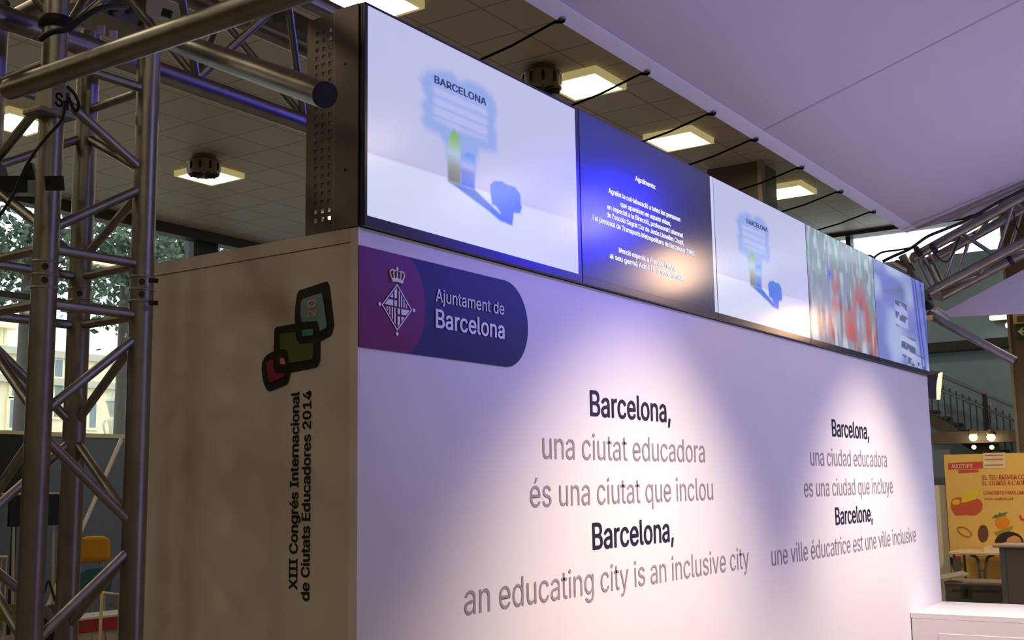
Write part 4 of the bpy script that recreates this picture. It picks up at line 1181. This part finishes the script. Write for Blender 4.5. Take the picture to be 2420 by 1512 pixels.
# display monitor on legs
def N(px, py, y=10.5): return on(px, py, 'y', y)
q0, q1 = N(22, 1169), N(136, 1240)
t = thing('monitor', 'black monitor on thin white legs behind the front column tube', 'monitor', ((q0.x + q1.x) / 2, 10.5, 0))
obj('monitor_screen', MB().box((q0.x, 10.47, q1.z), (q1.x, 10.52, q0.z), .005), mat('black_monitor', (22, 22, 28), .3), t)
legw = mat('pale_metal_leg', (170, 160, 140), .4)
for px in (32, 126):
    e0 = N(px, 1238); e1 = N(px + 8, 1400); 
    obj('leg', MB().tube((e0.x, 10.5, e0.z), (e1.x, 10.55, 0), .018, n=8), legw, t)
obj('top_bar', MB().tube(N(-20, 1168), N(140, 1166), .012, n=8), legw, t)
# leaning white pole
e0, e1 = N(287, 1038, 11.2), N(188, 1262, 11.2)
d_ = (e1 - e0); e2 = e0 + d_ * ((0.02 - e0.z) / d_.z)
o = obj('leaning_pole', MB().tube(e0, e2, .03, n=10), mat('white_pole', (196, 190, 186), .5)); tag(o, 'white pole leaning across the blue partition', 'pole')
# shell chairs on thin legs
def shell_chair(name, label, c, seat_z, back_z, w, depth, col, yaw):
    t = thing(name, label, 'chair', (c[0], c[1], 0))
    m_ = mat(name + '_' + label.split()[0] + '_plastic', col, .45, vary=.04)
    R_ = Matrix.Rotation(yaw, 3, 'Z')
    nu, nv = 9, 12; vs = []
    for j in range(nv + 1):
        s_ = j / nv
        for i in range(nu + 1):
            u = -1 + 2 * i / nu
            if s_ < .5:
                k = s_ / .5; x = u * w * .5 * (.86 + .14 * k); y = -depth * .5 + depth * k; z = seat_z + .03 * u * u - .02 * math.sin(k * 3.1)
            else:
                k = (s_ - .5) / .5; x = u * w * .5 * (1 - .18 * k * k); y = depth * .5 + .10 * k - .03 * u * u; z = seat_z + .02 + (back_z - seat_z) * k - (.05 * u ** 4 if k == 1 else 0)
            vs.append(R_ @ Vector((x, y, z)) + Vector((c[0], c[1], 0)))
    n_ = nu + 1; front = []
    for j in range(nv):
        for i in range(nu): front.append((j * n_ + i, j * n_ + i + 1, (j + 1) * n_ + i + 1, (j + 1) * n_ + i))
    N_ = len(vs); off = R_ @ Vector((0, .008, -.01))
    vs2 = vs + [v + off for v in vs]
    fs = front + [tuple(reversed([q_ + N_ for q_ in f_])) for f_ in front]
    for j in range(nv):
        for i in (0, nu):
            a_ = j * n_ + i; b2 = (j + 1) * n_ + i; fs.append((a_, b2, b2 + N_, a_ + N_))
    for i in range(nu):
        for j in (0, nv): a_ = j * n_ + i; fs.append((a_, a_ + 1, a_ + 1 + N_, a_ + N_))
    obj('shell_seat', MB().add(vs2, fs, True), m_, t)
    for sx in (-1, 1):
        for sy in (-1, 1):
            p0 = R_ @ Vector((sx * w * .3, sy * depth * .3, seat_z - .02)) + Vector((c[0], c[1], 0)); p1 = R_ @ Vector((sx * w * .42, sy * depth * .45, 0)) + Vector((c[0], c[1], 0))
            obj('leg', MB().tube(p0, p1, .012, n=8), legw, t)
    return t
q0, q1 = N(182, 1270), N(243, 1322); 
shell_chair('shell_chair', 'yellow shell chair seen between the middle and right column tubes', ((q0.x + q1.x) / 2 + .02, 10.5), q1.z, q0.z, .42, .4, (214, 150, 30), math.radians(150))
q0 = N(205, 1345, 10.0)
shell_chair('shell_chair', 'teal shell chair in front of the yellow chair', (q0.x, 10.0), N(205, 1405, 10.0).z, q0.z + .02, .44, .4, (20, 84, 104), math.radians(170))
q0 = N(290, 1375, 10.6)
shell_chair('shell_chair', 'green shell chair beside the right column tube', (q0.x + .12, 10.6), N(280, 1432, 10.6).z, q0.z, .42, .4, (130, 138, 28), math.radians(200))
q0 = N(48, 1425, 9.6)
shell_chair('shell_chair', 'green shell chair left of the front column tube', (q0.x - .05, 9.6), N(48, 1460, 9.6).z, q0.z + .02, .42, .4, (116, 124, 24), math.radians(160))
# red low table with pale edge
q0, q1 = N(192, 1460, 9.2), N(286, 1452, 9.2)
t = thing('low_table', 'red low table with a pale edge at the bottom of the right column tubes', 'table', ((q0.x + q1.x) / 2, 9.2, 0))
obj('table_front', MB().box((q0.x - .05, 9.2, N(230, 1492, 9.2).z), (q1.x + .5, 9.6, q0.z - .03)), mat('red_table_panel', (150, 36, 36), .5, vary=.03), t)
obj('table_top', MB().box((q0.x - .06, 9.19, q0.z - .029), (q1.x + .51, 9.61, q0.z), .004), mat('pale_table_edge', (196, 192, 196), .5), t)
for x in (q0.x, q1.x + .45):
    obj('leg', MB().box((x - .02, 9.22, 0), (x + .02, 9.26, N(230, 1492, 9.2).z)), legw, t)
# white bent tube frame
e = [N(236, 1500, 8.9), N(241, 1405, 8.9), N(244, 1400, 8.9), N(282, 1404, 8.9)]
e[0] = Vector((e[0].x, 8.9, 0.0))
o = obj('tube_frame', MB().path([e[0], e[1], e[2], e[3], Vector((e[3].x + .02, 8.9, 0))], .017, 8), mat('cream_tube', (206, 180, 140), .5)); tag(o, 'bent cream tube frame standing before the red low table', 'frame')
# low railing at far left bottom and bag
t = thing('railing', 'low railing with thin bars at the left edge behind the column', 'railing', (N(5, 1400, 10.8).x, 10.8, 0))
r0, r1 = N(-60, 1318, 10.8), N(16, 1316, 10.8)
obj('top_bar', MB().tube(r0, r1, .02, n=8), legw, t)
for k in range(7):
    x = r0.x + (r1.x - r0.x) * k / 6
    obj('bar', MB().tube((x, 10.8, 0), (x, 10.8, r0.z), .010, n=8), legw, t)
q0 = N(122, 1432, 9.4)
o = obj('black_bag', MB().ball((q0.x, 9.4, .02 + (q0.z) / 2), .17, 12, (1, .8, (q0.z) / 2 / .17)).path(spline([N(106, 1400, 9.4), N(114, 1372, 9.4), N(124, 1398, 9.4), N(130, 1420, 9.4)]), .012), mat('black_bag_cloth', (24, 20, 24), .8)); tag(o, 'black bag with strap between the front and middle column tubes', 'bag')
